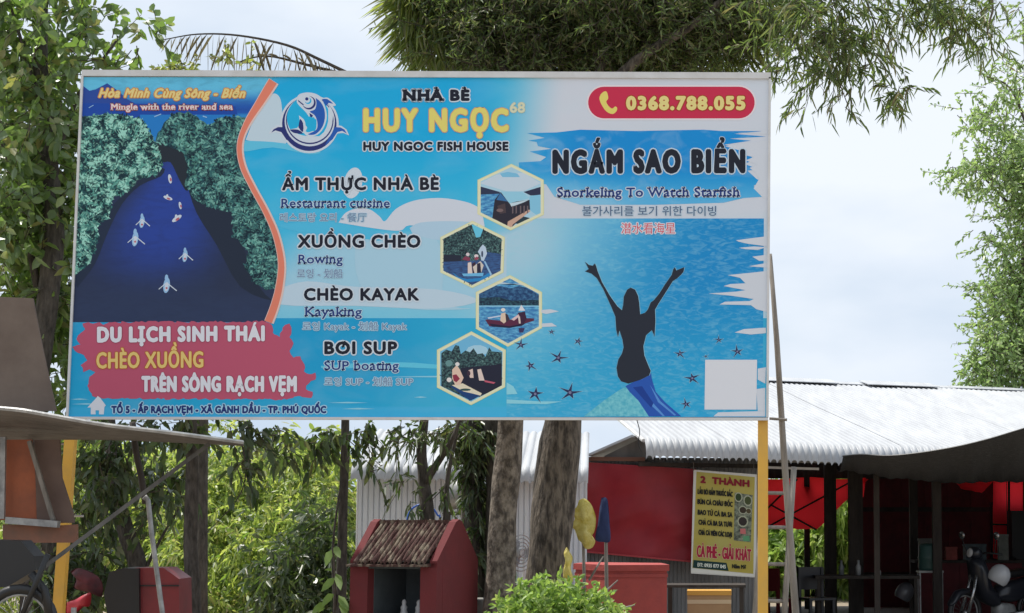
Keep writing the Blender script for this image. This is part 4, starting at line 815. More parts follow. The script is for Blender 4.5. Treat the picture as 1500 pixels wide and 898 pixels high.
o = MB().tube(smooth_curve([at(594, 772, 20.5), at(599, 752, 20.5), at(608, 742, 20.5), at(620, 739, 20.5), at(632, 743, 20.5), at(641, 755, 20.5), at(645, 775, 20.5), at(646, 960, 20.5)], 4), .010, 6).build('water_hose', mat('blue hose', (.03, .12, .50), None, rough=.35), smooth=True)
prop(o, 'blue hose bent in an arch above the shrine roof', 'hose')

# ------------------------------------------------------------------ red shrine
th = math.radians(24); SH = at(640, 822, 17.0); c_, s_ = math.cos(th), math.sin(th)
fx = Vector((-c_, s_ * .55, 0)); sx_ = Vector((s_ * 1.0, c_, 0))     # along the front to the left, and back along the side
SHr = thing('shrine', (SH.x, SH.y, 0), 'small dark red masonry shrine with mossy ribbed roof and open dark niche', 'shrine')
Wf = .88; Dp = .70; zEv = SH.z - .02; zR = at(655, 768, 17.25).z
def sp(u, w, z): return Vector((SH.x, SH.y, 0)) + fx * u + sx_ * w + Vector((0, 0, z))
def sbox(u0, u1, w0, w1, z0, z1): return MB().hexa([sp(u0, w0, z0), sp(u1, w0, z0), sp(u1, w1, z0), sp(u0, w1, z0), sp(u0, w0, z1), sp(u1, w0, z1), sp(u1, w1, z1), sp(u0, w1, z1)])
sbox(0, .165, 0, .10, 0, zEv).build('front_pier', M_shrine, SHr); sbox(Wf - .18, Wf, 0, .10, 0, zEv).build('front_pier', M_shrine, SHr)
sbox(.17, Wf - .18, .01, .10, 0, .62).build('front_sill', M_shrine, SHr)
sbox(.17, Wf - .18, .012, .10, zEv - .05, zEv).build('lintel', M_shrinedark, SHr)
for u0, nm in ((-.002, 'gable_wall'), (Wf - .07, 'gable_wall')):
    ww = Dp; poly = [sp(u0, .1, 0), sp(u0, ww, 0), sp(u0, ww, zEv + .02), sp(u0, ww * .60, zR + .02), sp(u0, ww * .52, zR + .045), sp(u0, ww * .44, zR + .02), sp(u0, .0, zEv + .02), sp(u0, .0, zEv - .04), sp(u0, .1, zEv - .04)]
    MB().slab(poly, fx * .072).build(nm, M_shrine, SHr)
sbox(.07, Wf - .07, Dp - .08, Dp - .002, 0, zEv).build('back_wall', M_shrinedark, SHr)
sbox(.17, .175, .1, Dp - .08, .0, zEv).build('niche_lining', M_shrinedark, SHr); sbox(Wf - .185, Wf - .18, .1, Dp - .08, 0, zEv).build('niche_lining', M_shrinedark, SHr)
sbox(.175, Wf - .185, .1, Dp - .08, .5, .66).build('niche_floor', M_shrinedark, SHr)
M_moss = mat('mossy fibre cement', (.075, .032, .028), (.30, .26, .19), 9, .95, .8, 40, lo=.46, hi=.72, stretch=(2.2, .5, .8), detail=8)
nr = 15
for side in (0, 1):
    w0, w1 = (-.09, Dp * .52) if side == 0 else (Dp + .05, Dp * .52)
    a_ = sp(0, w0, zEv - .005); 
    for k in range(nr):
        u0 = .075 + (Wf - .15) * k / nr + rnd.uniform(-.003, .003); u1 = .075 + (Wf - .15) * (k + 1) / nr; zz = rnd.uniform(-.006, .012)
        def fn(u, v, u0=u0, u1=u1, zz=zz, w0=w0, w1=w1, k=k):
            h = .036 * math.sin(math.pi * u) ** .8 + .010 * mnoise.noise(Vector((k * 3.1, v * 5, u * 2)))
            ext = .02 * math.sin(k * 2.7) if v == 0 else 0
            return sp(u0 + (u1 - u0) * u, w0 + (w1 - w0) * v - (ext if side == 0 else 0), zEv - .01 + (zR - zEv + .01) * v + h + zz)
        MB().grid(fn, 6, 6).grid(lambda u, v, fn=fn: fn(u, 0) - Vector((0, 0, .014 * v)), 6, 1).build('roof_tile', M_moss, SHr, True)
MB().bar(sp(.07, Dp * .52, zR + .02), sp(Wf - .07, Dp * .52, zR + .02), .06, .035).build('ridge_cap', M_moss, SHr)
MB().hexa([sp(.06, -.1, zEv - .03), sp(Wf - .02, -.1, zEv - .03), sp(Wf - .02, .0, zEv - .03), sp(.06, .0, zEv - .03), sp(.06, -.1, zEv - .012), sp(Wf - .02, -.1, zEv - .012), sp(Wf - .02, .0, zEv - .0), sp(.06, .0, zEv - .0)]).build('eave_mortar', M_moss, SHr)
MB().box(SH.x - .95, SH.x + .5, SH.y - .3, SH.y + 1.1, -.02, .10).build('plinth', M_concrete, SHr)
for (u, w, lab) in ((.33, .25, 'small pale figurine on the right in the shrine niche'), (.50, .28, 'small pale figurine on the left in the shrine niche')):
    p = sp(u, w, .66); prop(MB().lathe([(0, 0), (.035, 0), (.04, .02), (.028, .05), (.032, .08), (.018, .10), (.022, .125), (.012, .145), (0, .15)], p, 12).build('figurine', mat('glazed white', (.5, .5, .5), None, rough=.3), smooth=True), lab, 'figurine')
# ------------------------------------------------------------------ concrete pieces right of the shrine
r = thing('concrete_ledge', gp(718, 19.6), 'low weathered concrete ledge behind the slim mottled trunk', 'ledge')
q0 = at(697, 856, 19.6); q1 = at(800, 852, 19.6)
MB().box(q0.x, q1.x, 19.6, 20.1, 0, q0.z - .07).build('wall', M_concrete, r); MB().box(q0.x - .02, q1.x + .03, 19.56, 20.14, q0.z - .07, q0.z).build('coping', M_concrete, r)
o = MB().lathe([(0, 0), (.10, 0), (.14, .30), (.17, .46), (.18, .50), (.165, .51), (.145, .47), (0, .44)], Vector((at(708, 880, 18.0).x, 18.0, at(708, 878, 18.0).z - .50)), 18).build('planter', M_concrete, smooth=True); prop(o, 'pale round concrete planter beside the shrine', 'planter')
pl = MB().box(at(708, 880, 18).x - .2, at(708, 880, 18).x + .2, 17.85, 18.3, 0, at(708, 878, 18.0).z - .502).build('plinth', M_concrete); prop(pl, 'low concrete block under the round planter', 'block')
o = MB().lathe([(0, 0), (.035, 0), (.035, .10), (.03, .13), (.013, .17), (.013, .22), (0, .22)], Vector((at(751, 850, 19.7).x, 19.75, q0.z)), 12).build('bottle', mat('green glass', (.02, .30, .06), None, rough=.1), smooth=True); prop(o, 'green bottle standing on the concrete ledge', 'bottle')
# ------------------------------------------------------------------ restaurant / food stall
RS = thing('food_stall', pz(1250, 24, 0), 'long open-fronted food stall under a bright white corrugated roof', 'building')
P0 = at(944, 643, 23.5); RE = Vector((1, .12, -.03)); RD_ = Vector((-.196, 1, .173)); RD_.normalize(); RL = 8.3
n_s = 8; sw = 8.6 / n_s
for i in range(n_s): corr_sheet('roof_sheet', P0 + Vector((0, 0, .005 * (i % 2))), i * sw - (.04 if i else 0), (i + 1) * sw, RE, RD_, RL, .085, .022, .19, M_roof, RS, 6)
rp = P0 + RD_ * RL; bd_ = Vector((-.196, 1, -.2)).normalized()
corr_sheet('rear_roof_sheet', rp + bd_ * 1.6, 0, 8.6, RE, -bd_, 1.6, .068, .013, 0, M_roof, RS, 2)
rn = Vector(RE).cross(RD_).normalized(); rn = rn if rn.z > 0 else -rn
def flap(s0_, s1_, w_, h_, nm): a_ = rp + RE * s0_ + rn * h_; b_ = rp + RE * s1_ + rn * h_; MB().slab([a_ - RD_ * w_, b_ - RD_ * w_, b_ + RD_ * .01, a_ + RD_ * .01], rn * .012).build(nm, M_roof, RS)
for k in range(4): flap(-.05 + k * 2.16, 2.15 + k * 2.16, .34, .028 + .006 * (k % 2), 'ridge_cap')
for s0_, L_f in ((2.9, 1.5), (4.9, 1.2)): flap(s0_, s0_ + L_f, .6, .062, 'ridge_patch')
MB().tube([P0 + RE * -.01 + RD_ * t + Vector((0, 0, -.02)) for t in (0, 4, RL)], .025, 6).build('rake_trim', M_white, RS)
yw = 24.15
wx0 = pz(843, yw, 0); wx1 = pz(1120, yw + .3, 0)
zt = lambda u: at(900 + 220 * u, 700, yw).z + .50 - .1 * u
corr_wall('side_panel_wall', wx0, wx1, .02, 2.28, M_greysid, RS, .05, .005)
MB().slab([pz(885, yw, 2.27), pz(960, yw, 2.27), pz(960, yw, 2.5), pz(936, yw, 2.51), pz(885, yw, 2.30)], (0, .03, 0)).build('gable_panel', M_greysid, RS)
MB().slab([at(862, 668, 23.9), at(926, 640, 23.9), at(936, 645, 24.2), at(950, 650, 25.0), at(880, 672, 25.0)], (0, 0, .03)).build('lean_to_sheet', M_roof, RS)
MB().bar(at(860, 672, 24.05), at(945, 673, 24.05), .05).build('wall_plate', mat('rusty brown trim', (.20, .09, .06)), RS)
MB().bar(at(935, 680, 24.0), at(1120, 683, 24.2), .12, .05).build('eave_beam', M_darkwood, RS)
def roofz(x, Y):
    # height of the stall roof above (x, Y)
    s = (x - P0.x + .196 * (Y - P0.y)) / (1 + .196 * .12); t = (Y - P0.y) - .12 * s; return P0.z - .03 * s + .173 * t
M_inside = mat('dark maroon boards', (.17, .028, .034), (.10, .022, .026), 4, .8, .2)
# back wall boards
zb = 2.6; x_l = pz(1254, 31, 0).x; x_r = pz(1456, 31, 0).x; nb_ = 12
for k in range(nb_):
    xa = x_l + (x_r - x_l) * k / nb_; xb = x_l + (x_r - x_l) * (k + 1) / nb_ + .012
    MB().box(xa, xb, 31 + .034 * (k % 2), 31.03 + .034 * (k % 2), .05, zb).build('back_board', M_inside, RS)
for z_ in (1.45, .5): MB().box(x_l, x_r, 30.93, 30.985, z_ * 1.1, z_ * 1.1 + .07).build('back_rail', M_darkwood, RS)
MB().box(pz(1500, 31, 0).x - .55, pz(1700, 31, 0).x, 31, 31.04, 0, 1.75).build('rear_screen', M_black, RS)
MB().box(x_l - 1.9, pz(1640, 31, 0).x, 30.88, 30.92, at(1200, 701, 30.9).z, 3.2).build('added_dark_panel', M_darkwood, RS)  # added to block bright sky above the back boards and keep the stall dark
MB().box(pz(1620, 27, 0).x, pz(1620, 27, 0).x + .05, 24, 31, 0, 2.5).build('added_shade_wall', M_darkwood, RS)  # unseen wall, added to close the right side and darken the stall
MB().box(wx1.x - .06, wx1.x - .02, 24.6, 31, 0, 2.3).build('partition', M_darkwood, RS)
MB().box(wx0.x, pz(1620, 27, 0).x, 24.05, 31.3, -.01, .06).build('floor_slab', M_concrete, RS)
for px, Y, w_ in ((1216, 27.5, .17), (1253, 27, .20), (1338, 28.5, .12), (1372, 26, .12), (1284, 24.3, .07), (1182, 30.5, .09)):
    MB().bar(pz(px, Y, 0), pz(px, Y, roofz(pz(px, Y, 0).x, Y) - .06), w_).build('post', M_darkwood, RS)
MB().bar(pz(1118, 24.2, 2.24), pz(1262, 24.4, 2.23), .06, .045).build('awning_rail', M_steel, RS)
MB().bar(pz(1118, 24.0, 2.15), pz(1200, 24.0, 2.13), .035, .03).build('awning_rail', M_white, RS)
for Y in (26, 28, 30): MB().bar(pz(1100, Y, roofz(pz(1100, Y, 0).x, Y) - .12), pz(1600, Y, roofz(pz(1600, Y, 0).x, Y) - .12), .08, .10).build('rafter', M_darkwood, RS)
# red translucent tarpaulins (things hung in the stall)
M_redlit = mat('thin red tarpaulin', (.55, .012, .02), None, rough=.5, trans=(1.0, .035, .05), spec=.2)
def cloth(name, pts, m, label, cat, nu=10, nv=10, amp=.03, parent=None, th=.004, seed=0):
    a, b_, c, d = [Vector(p) for p in pts]; 
    def fn(u, v, o=0):
        p = (a * (1 - u) + b_ * u) * (1 - v) + (d * (1 - u) + c * u) * v; n = (b_ - a).cross(d - a).normalized()
        return p + n * (amp * (mnoise.noise(Vector((u * 3 + seed, v * 3, seed))) * 1.6 + mnoise.noise(Vector((u * 5 + v * 9 + seed, v * 2, seed))) * .7 * v * (1.4 - v)) + o)
    mb = MB(); mb.grid(fn, nu, nv)
    o = mb.build(name, m, parent, True); return prop(o, label, cat)
zf = lambda px, py, Y: at(px, py, Y)
cloth('red_tarpaulin', (zf(1105, 700, 30.6), zf(1272, 702, 30.6), zf(1196, 776, 30.0), zf(1105, 772, 30.0)), M_redlit, 'glowing red tarpaulin slanting across the back opening beside the yellow post', 'tarpaulin', amp=.04)
for a_, b_ in (((1124, 745), (1168, 702)), ((1124, 772), (1250, 704)), ((1130, 740), (1196, 776))): MB().bar(zf(*a_, 29.95), zf(*b_, 29.95), .03).build('brace', M_darkwood, RS)
cloth('red_tarpaulin', (zf(1396, 700, 30.6), zf(1460, 700, 30.6), zf(1438, 722, 30.5), zf(1408, 716, 30.5)), M_redlit, 'small torn scrap of red tarpaulin high in the middle of the stall back', 'tarpaulin', amp=.02)
cloth('red_tarpaulin', (zf(1455, 698, 30.7), zf(1560, 698, 30.7), zf(1560, 825, 30.7), zf(1455, 818, 30.7)), M_redlit, 'tall bright red tarpaulin closing the back at the right edge', 'tarpaulin', amp=.05)
cloth('red_tarpaulin', (zf(1258, 700, 30.6), zf(1268, 700, 30.6), zf(1265, 728, 30.6), zf(1260, 730, 30.6)), M_redlit, 'narrow red strip hanging beside the foliage gap', 'tarpaulin', amp=.01)
for x in (1478, 1500): MB().bar(zf(x, 700, 30.5), zf(x, 840, 30.5), .035).build('tarp_batten', M_darkwood, RS)
MB().bar(zf(1450, 768, 30.5), zf(1540, 770, 30.5), .03).build('tarp_batten', M_darkwood, RS)
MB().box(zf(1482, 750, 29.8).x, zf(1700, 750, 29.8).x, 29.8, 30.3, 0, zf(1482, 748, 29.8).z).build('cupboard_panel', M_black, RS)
# red tarp on the wall
cloth('wall_tarpaulin', (at(858, 677, 24.0), at(1019, 687, 24.1), at(1017, 822, 24.1), at(845, 806, 24.0)), M_redtarp, 'large dark red tarpaulin stretched over the grey stall wall', 'tarpaulin', 48, 36, .03)
MB().bar(at(845, 807, 23.97), at(1017, 823, 24.07), .02).build('hem_rod', mat('red hem', (.5, .06, .07)), RS)
# shade net
netm = mat('black shade net', (.020, .022, .026), (.075, .078, .085), 30, .75, .6, 60, stretch=(.5, 1, 3), lo=.5, hi=.8)
up = smooth_curve([at(1235, 668, 22.4), at(1262, 666, 21.6), at(1300, 668, 21.2), at(1345, 664, 21.0), at(1400, 655, 20.8), at(1450, 643, 20.6), at(1510, 625, 20.4), at(1600, 600, 20.2)], 5)
dn = smooth_curve([at(1225, 684, 24.4), at(1262, 690, 24.4), at(1300, 698, 24.4), at(1345, 703, 24.4), at(1400, 708, 24.4), at(1450, 706, 24.4), at(1510, 706, 24.4), at(1600, 700, 24.4)], 5)
def netf(u, v):
    k = u * (len(up) - 1); a = int(k); f_ = k - a; p = up[a].lerp(up[min(a + 1, len(up) - 1)], f_); q = dn[a].lerp(dn[min(a + 1, len(dn) - 1)], f_)
    r_ = p.lerp(q, v); r_.z -= .10 * math.sin(math.pi * v) + .015 * math.sin(u * 40 + v * 3) * math.sin(math.pi * v) + .01 * math.sin(u * 110) * v; return r_
r = thing('shade_net', up[0], 'sagging black shade net stretched in front of the stall roof at right', 'shade net')
MB().grid(netf, 70, 14).build('netting', netm, r, True); MB().tube(up, .012, 5).build('edge_rope', M_black, r)
MB().bar(pz(1590, 20.3, 0), at(1590, 600, 20.3), .07).build('pole', M_greywood, r)
# ------------------------------------------------------------------ menu sign
ms = thing('menu_sign', at(1060, 845, 23.9), 'yellow menu banner with a food picture strip hung on the stall wall', 'sign')
YM = 23.75
MC = [(1016, 688), (1108.5, 695), (1108, 846), (1012, 840)]
def mp_(x, y, L=0):                                    # x, y in sign pixels (581 x 898 sketch) -> sign plane
    u = (x - 45) / (535 - 45); v = (y - 48) / (870 - 48); ax = MC[0][0] * (1 - u) + MC[1][0] * u; ay = MC[0][1] * (1 - u) + MC[1][1] * u; bx = MC[3][0] * (1 - u) + MC[2][0] * u; by = MC[3][1] * (1 - u) + MC[2][1] * u
    return at(ax * (1 - v) + bx * v, ay * (1 - v) + by * v, YM - .0005 * L)
MB().slab([mp_(45, 48), mp_(535, 48), mp_(535, 870), mp_(45, 870)], (0, .02, 0)).build('backing', I(205, 205, 200), ms)
def mpoly(name, pts, m, L, parent=ms):
    mb = MB(); P3 = [mp_(x, y, L) for x, y in pts]; mb.add(P3, [tuple(t) for t in tessellate_polygon([[Vector((x, -y, 0)) for x, y in pts]])]); return mb.build(name, m, parent)
mpoly('yellow_field', [(68, 62), (520, 70), (512, 842), (55, 826)], mat('sign yellow', (.50, .45, .13), (.50, .41, .07), 3), 2)
mpoly('white_edge', [(50, 832), (512, 848), (530, 862), (46, 862)], I(214, 214, 206), 3)
mpoly('green_band', [(62, 762), (310, 768), (328, 832), (58, 824)], I(24, 56, 56), 3)
mpoly('food_picture', [(366, 205), (505, 215), (492, 592), (362, 586)], mat('food strip', ink(44, 50, 44, 1.6), ink(120, 128, 110, 1.6), 30, .6), 4)
for i, (x, y, rx, ry) in enumerate(((395, 240, 30, 40), (468, 262, 34, 44), (430, 340, 34, 34), (474, 345, 24, 26), (430, 430, 42, 46))):
    P_ = [(x + rx * math.cos(a * .6283), y + ry * math.sin(a * .6283)) for a in range(10)]; mpoly('plate_picture', P_, I(168, 172, 150), 5 + i * .1); mpoly('dish_picture', [(x + (p - x) * .78, y + (q - y) * .78) for p, q in P_], I(*[(50, 66, 40), (70, 80, 48), (60, 50, 40), (80, 70, 50), (52, 46, 44)][i]), 6 + i * .1)
mpoly('dish_picture', [(410, 490), (450, 486), (455, 530), (412, 530)], I(190, 110, 110), 6); mpoly('dish_picture', [(430, 550), (480, 540), (484, 585), (436, 588)], I(90, 150, 110), 6)
RM = I(128, 30, 46); KM = I(34, 36, 34)
def mt(body, x0, x1, y, cap, col, bold, halo=0, hcol=None, sp=0): text('menu_lettering', body, x0, x1, y, y + (x1 - x0) * .012, cap, col, bold, halo, hcol, layer=14, mapper=lambda a, b_, L: mp_(a, b_, L * 1.0), parent=ms, nb=6, sp=sp or 1.06)
mt('2  THÀNH', 98, 480, 150, 58, RM, 5)
for s_, x0, x1, y in (('LẨU BÒ HẦM THUỐC BẮC', 80, 352, 238), ('BÚN CÁ CHÂU ĐỐC', 80, 352, 318), ('BAO TỬ CÁ BA SA', 84, 352, 402), ('CHẢ CÁ BA SA TƯƠI', 92, 350, 480), ('CHẢ CÁ VIÊN CÁC LOẠI', 94, 350, 560)): mt(s_, x0, x1, y, 42, KM, 2.6)
mt('CÀ PHÊ - GIẢI KHÁT', 84, 496, 738, 96, I(160, 34, 62), 4, 2.5, I(214, 196, 160))
mt('ĐT: 0935 077 045', 90, 306, 812, 30, I(214, 222, 210), 1.6); mt('Năm Mỡ', 352, 458, 808, 34, KM, 2.2)
for px in (1016, 1104): MB().tube([at(px, 689, 23.74), at(px, 676, 23.9)], .006, 5).build('tie', M_greywood, ms)
MB().bar(at(1108, 845, 23.8), at(1106, 905, 23.8), .03).build('support_rod', M_steel, ms)
# ------------------------------------------------------------------ red altar box, cardboard box, table
r = thing('red_cabinet', gp(915, 20.5), 'faded red box with moulded rim in front of the stall wall', 'cabinet')
al = at(890, 828, 20.5); ar = at(977, 828, 20.6); lf = at(843, 842, 21.1)
q = [Vector((lf.x, lf.y, 0)), Vector((al.x, al.y, 0)), Vector((ar.x, ar.y, 0)), Vector((ar.x - .1, ar.y + .7, 0)), Vector((lf.x + .1, lf.y + .55, 0))]
MB().slab(q, (0, 0, al.z - .06)).build('body', M_altar, r)
def off(p, d): c = sum(q, Vector()) / 5; return c + (p - c) * (1 + d)
MB().slab([off(p, .05) + Vector((0, 0, al.z - .062)) for p in q], (0, 0, .065)).build('rim', M_altar, r); MB().slab([off(p, .02) + Vector((0, 0, al.z - .13)) for p in q], (0, 0, .035)).build('moulding', M_altar, r)
r = thing('cardboard_box', at(1040, 898, 21.5), 'brown cardboard box with orange taped top on the dark table', 'box')
bl_, br_ = at(1007, 866, 21.5), at(1071, 866, 21.5); zt0 = at(1000, 930, 21.5).z
MB().box(bl_.x, br_.x, 21.5, 21.9, zt0, bl_.z).build('carton', mat('cardboard', (.42, .27, .14), (.36, .23, .12), 5, .85), r)
MB().box(bl_.x - .004, br_.x + .004, 21.49, 21.9, bl_.z - .045, bl_.z + .006).build('lid', mat('orange tape', (.62, .33, .06)), r)
MB().box(bl_.x - .002, br_.x + .002, 21.494, 21.5, bl_.z - .14, bl_.z - .095).build('tape_strip', mat('pale tape', (.60, .47, .30)), r)
r = thing('wooden_table', gp(1035, 21.7), 'low dark table below the menu banner', 'table')
tb = at(975, 856, 22.2); MB().box(tb.x, at(1092, 856, 22.2).x, 22.0, 22.6, tb.z - .03, tb.z).build('tabletop', M_darkwood, r)
MB().box(bl_.x - .1, br_.x + .1, 21.3, 21.99, zt0 - .03, zt0 - .002).build('shelf', M_darkwood, r)
for x in (982, 1086):
    for Y in (22.05, 22.5): MB().bar(pz(x, Y, 0), pz(x, Y, tb.z - .03), .05).build('leg', M_darkwood, r)
for x in (bl_.x - .07, br_.x + .07): MB().bar((x, 21.6, 0), (x, 21.6, zt0 - .03), .05).build('leg', M_darkwood, r)
# ------------------------------------------------------------------ cloths on sticks
def puff(outline, Y, dep, m, name, parent, seed=0, rings=(1, .86, .6, .3), n=28):
    pts = smooth_curve([(x, y) for x, y in outline] + [outline[0]], 4)[:-1]; P = [at(p.x, p.y, Y) for p in pts]; c = sum(P, Vector()) / len(P); vs = []; fs = []; N_ = len(P)
    for sg in (-1, 1):
        base = len(vs)
        for k in rings:
            for p in P:
                q_ = c + (p - c) * k; q_.y += sg * dep * math.sqrt(max(0, 1 - k * k)) + dep * 1.3 * mnoise.noise(Vector((q_.x * 9 + seed, q_.z * 5, seed + sg))) * (1 - k * .6); vs.append(q_)
        vs.append(c + Vector((0, sg * dep, 0))); ce = len(vs) - 1
        for a in range(len(rings) - 1):
            for j in range(N_): t = (j + 1) % N_; fs.append((base + a * N_ + j, base + a * N_ + t, base + (a + 1) * N_ + t, base + (a + 1) * N_ + j))
        b_ = base + (len(rings) - 1) * N_; fs += [(b_ + j, b_ + (j + 1) % N_, ce) for j in range(N_)]
    return MB().add(vs, fs).build(name, m, parent, True)
M_yb = mat('yellow plastic bag', (.50, .40, .055), (.66, .58, .20), 14, .5, .8, 22, trans=(.12, .10, .01)); M_bb = mat('navy cloth', (.022, .035, .11), (.03, .05, .14), 6, .85, .4, 12)
r = thing('yellow_bag_on_stick', gp(857, 19.6), 'yellow plastic bag tied over a stick beside the thick trunk', 'bag')
MB().tube([gp(857, 19.6), at(856, 850, 19.6), at(853, 745, 19.6)], [.02, .018, .014], 7).build('stick', M_greywood, r)
puff([(848, 733), (855, 730), (863, 735), (869, 745), (873, 760), (871, 778), (866, 787), (872, 792), (868, 802), (858, 804), (852, 795), (847, 790), (842, 776), (836, 771), (842, 760), (838, 750), (845, 742)], 19.55, .05, M_yb, 'bag', r, 3)
r = thing('blue_cloth_on_stick', gp(889, 19.6), 'dark blue cloth draped over a stick in front of the red tarpaulin', 'cloth')
MB().tube([gp(890, 19.6), at(889, 880, 19.6), at(887, 740, 19.6)], [.025, .022, .016], 7).build('stick', M_greywood, r)
puff([(881, 729), (888, 729), (891, 738), (893, 765), (894, 792), (884, 794), (872, 790), (876, 765), (879, 740)], 19.56, .035, M_bb, 'cloth', r, 9)
o = puff([(830, 801), (834, 808), (839, 818), (836, 832), (840, 848), (834, 858), (830, 850), (827, 856), (825, 838), (828, 822), (826, 810)], 18.0, .04, M_yb, 'yellow_rag', None, 5); prop(o, 'narrow yellow rag hanging on the right side of the thick trunk', 'rag')
for a_, b_, lab in (((863, 850), (884, 815), 'thin bare stick leaning left against the taller stick'), ((868, 886), (905, 850), 'short pale stick poking from the bush'), ((900, 898), (930, 886), 'low twig poking out right of the bush')):
    o = MB().tube([at(*a_, 18.6), at((a_[0] + b_[0]) / 2 + 1, (a_[1] + b_[1]) / 2 - 2, 18.55), at(*b_, 18.6)], [.012, .01, .006], 6).build('stick', M_greywood); prop(o, lab, 'stick')
# ------------------------------------------------------------------ ladder and pole
r = thing('ladder', gp(1135, 16.6), 'grey wooden ladder standing just right of the yellow post', 'ladder')
def lad(px, py): return at(px, py, 16.6 + (py - 680) * -.0006)
g1 = lad(1149, 898); t1 = lad(1163, 684); d = g1 - t1; f1 = t1 + d * (t1.z / -d.z)
g0 = lad(1106, 898); t0 = lad(1121, 684); d = g0 - t0; f0 = t0 + d * (t0.z / -d.z)
MB().tube([f1, t1], .025, 8, wob=.15).build('side_rail', M_greywood, r, True); MB().tube([f0, t0], .025, 8, wob=.15).build('side_rail', M_greywood, r, True)
for y in (722, 772, 826, 880, 934, 990): a_, b_ = lad(1121 - (y - 684) * .07 - 3, y), lad(1163 - (y - 684) * .065 + 3, y + 1); MB().tube([a_, b_], .017, 7).build('rung', M_greywood, r, True)
o = MB().tube([at(1175, 1010, 16.3), at(1166, 898, 16.3), at(1158, 790, 16.3), at(1148, 660, 16.3), at(1138, 500, 16.3), at(1128, 372, 16.3)], [.033, .031, .030, .028, .024, .018], 9, wob=.12).build('bamboo_pole', M_greywood, smooth=True); prop(o, 'long slender wooden pole leaning past the right edge of the board', 'pole')
MB().tube([at(1127, 613, 16.25), at(1153, 615, 16.25)], .012, 6).build('cross_stick', M_greywood, board)
o = MB().tube(smooth_curve([at(932, 612, 23.2), at(937, 632, 23.2), at(935, 648, 23.2), at(940, 662, 23.2)], 4), .006, 5).build('cable', M_black); prop(o, 'thin black cable dropping to the left corner of the stall roof', 'cable')
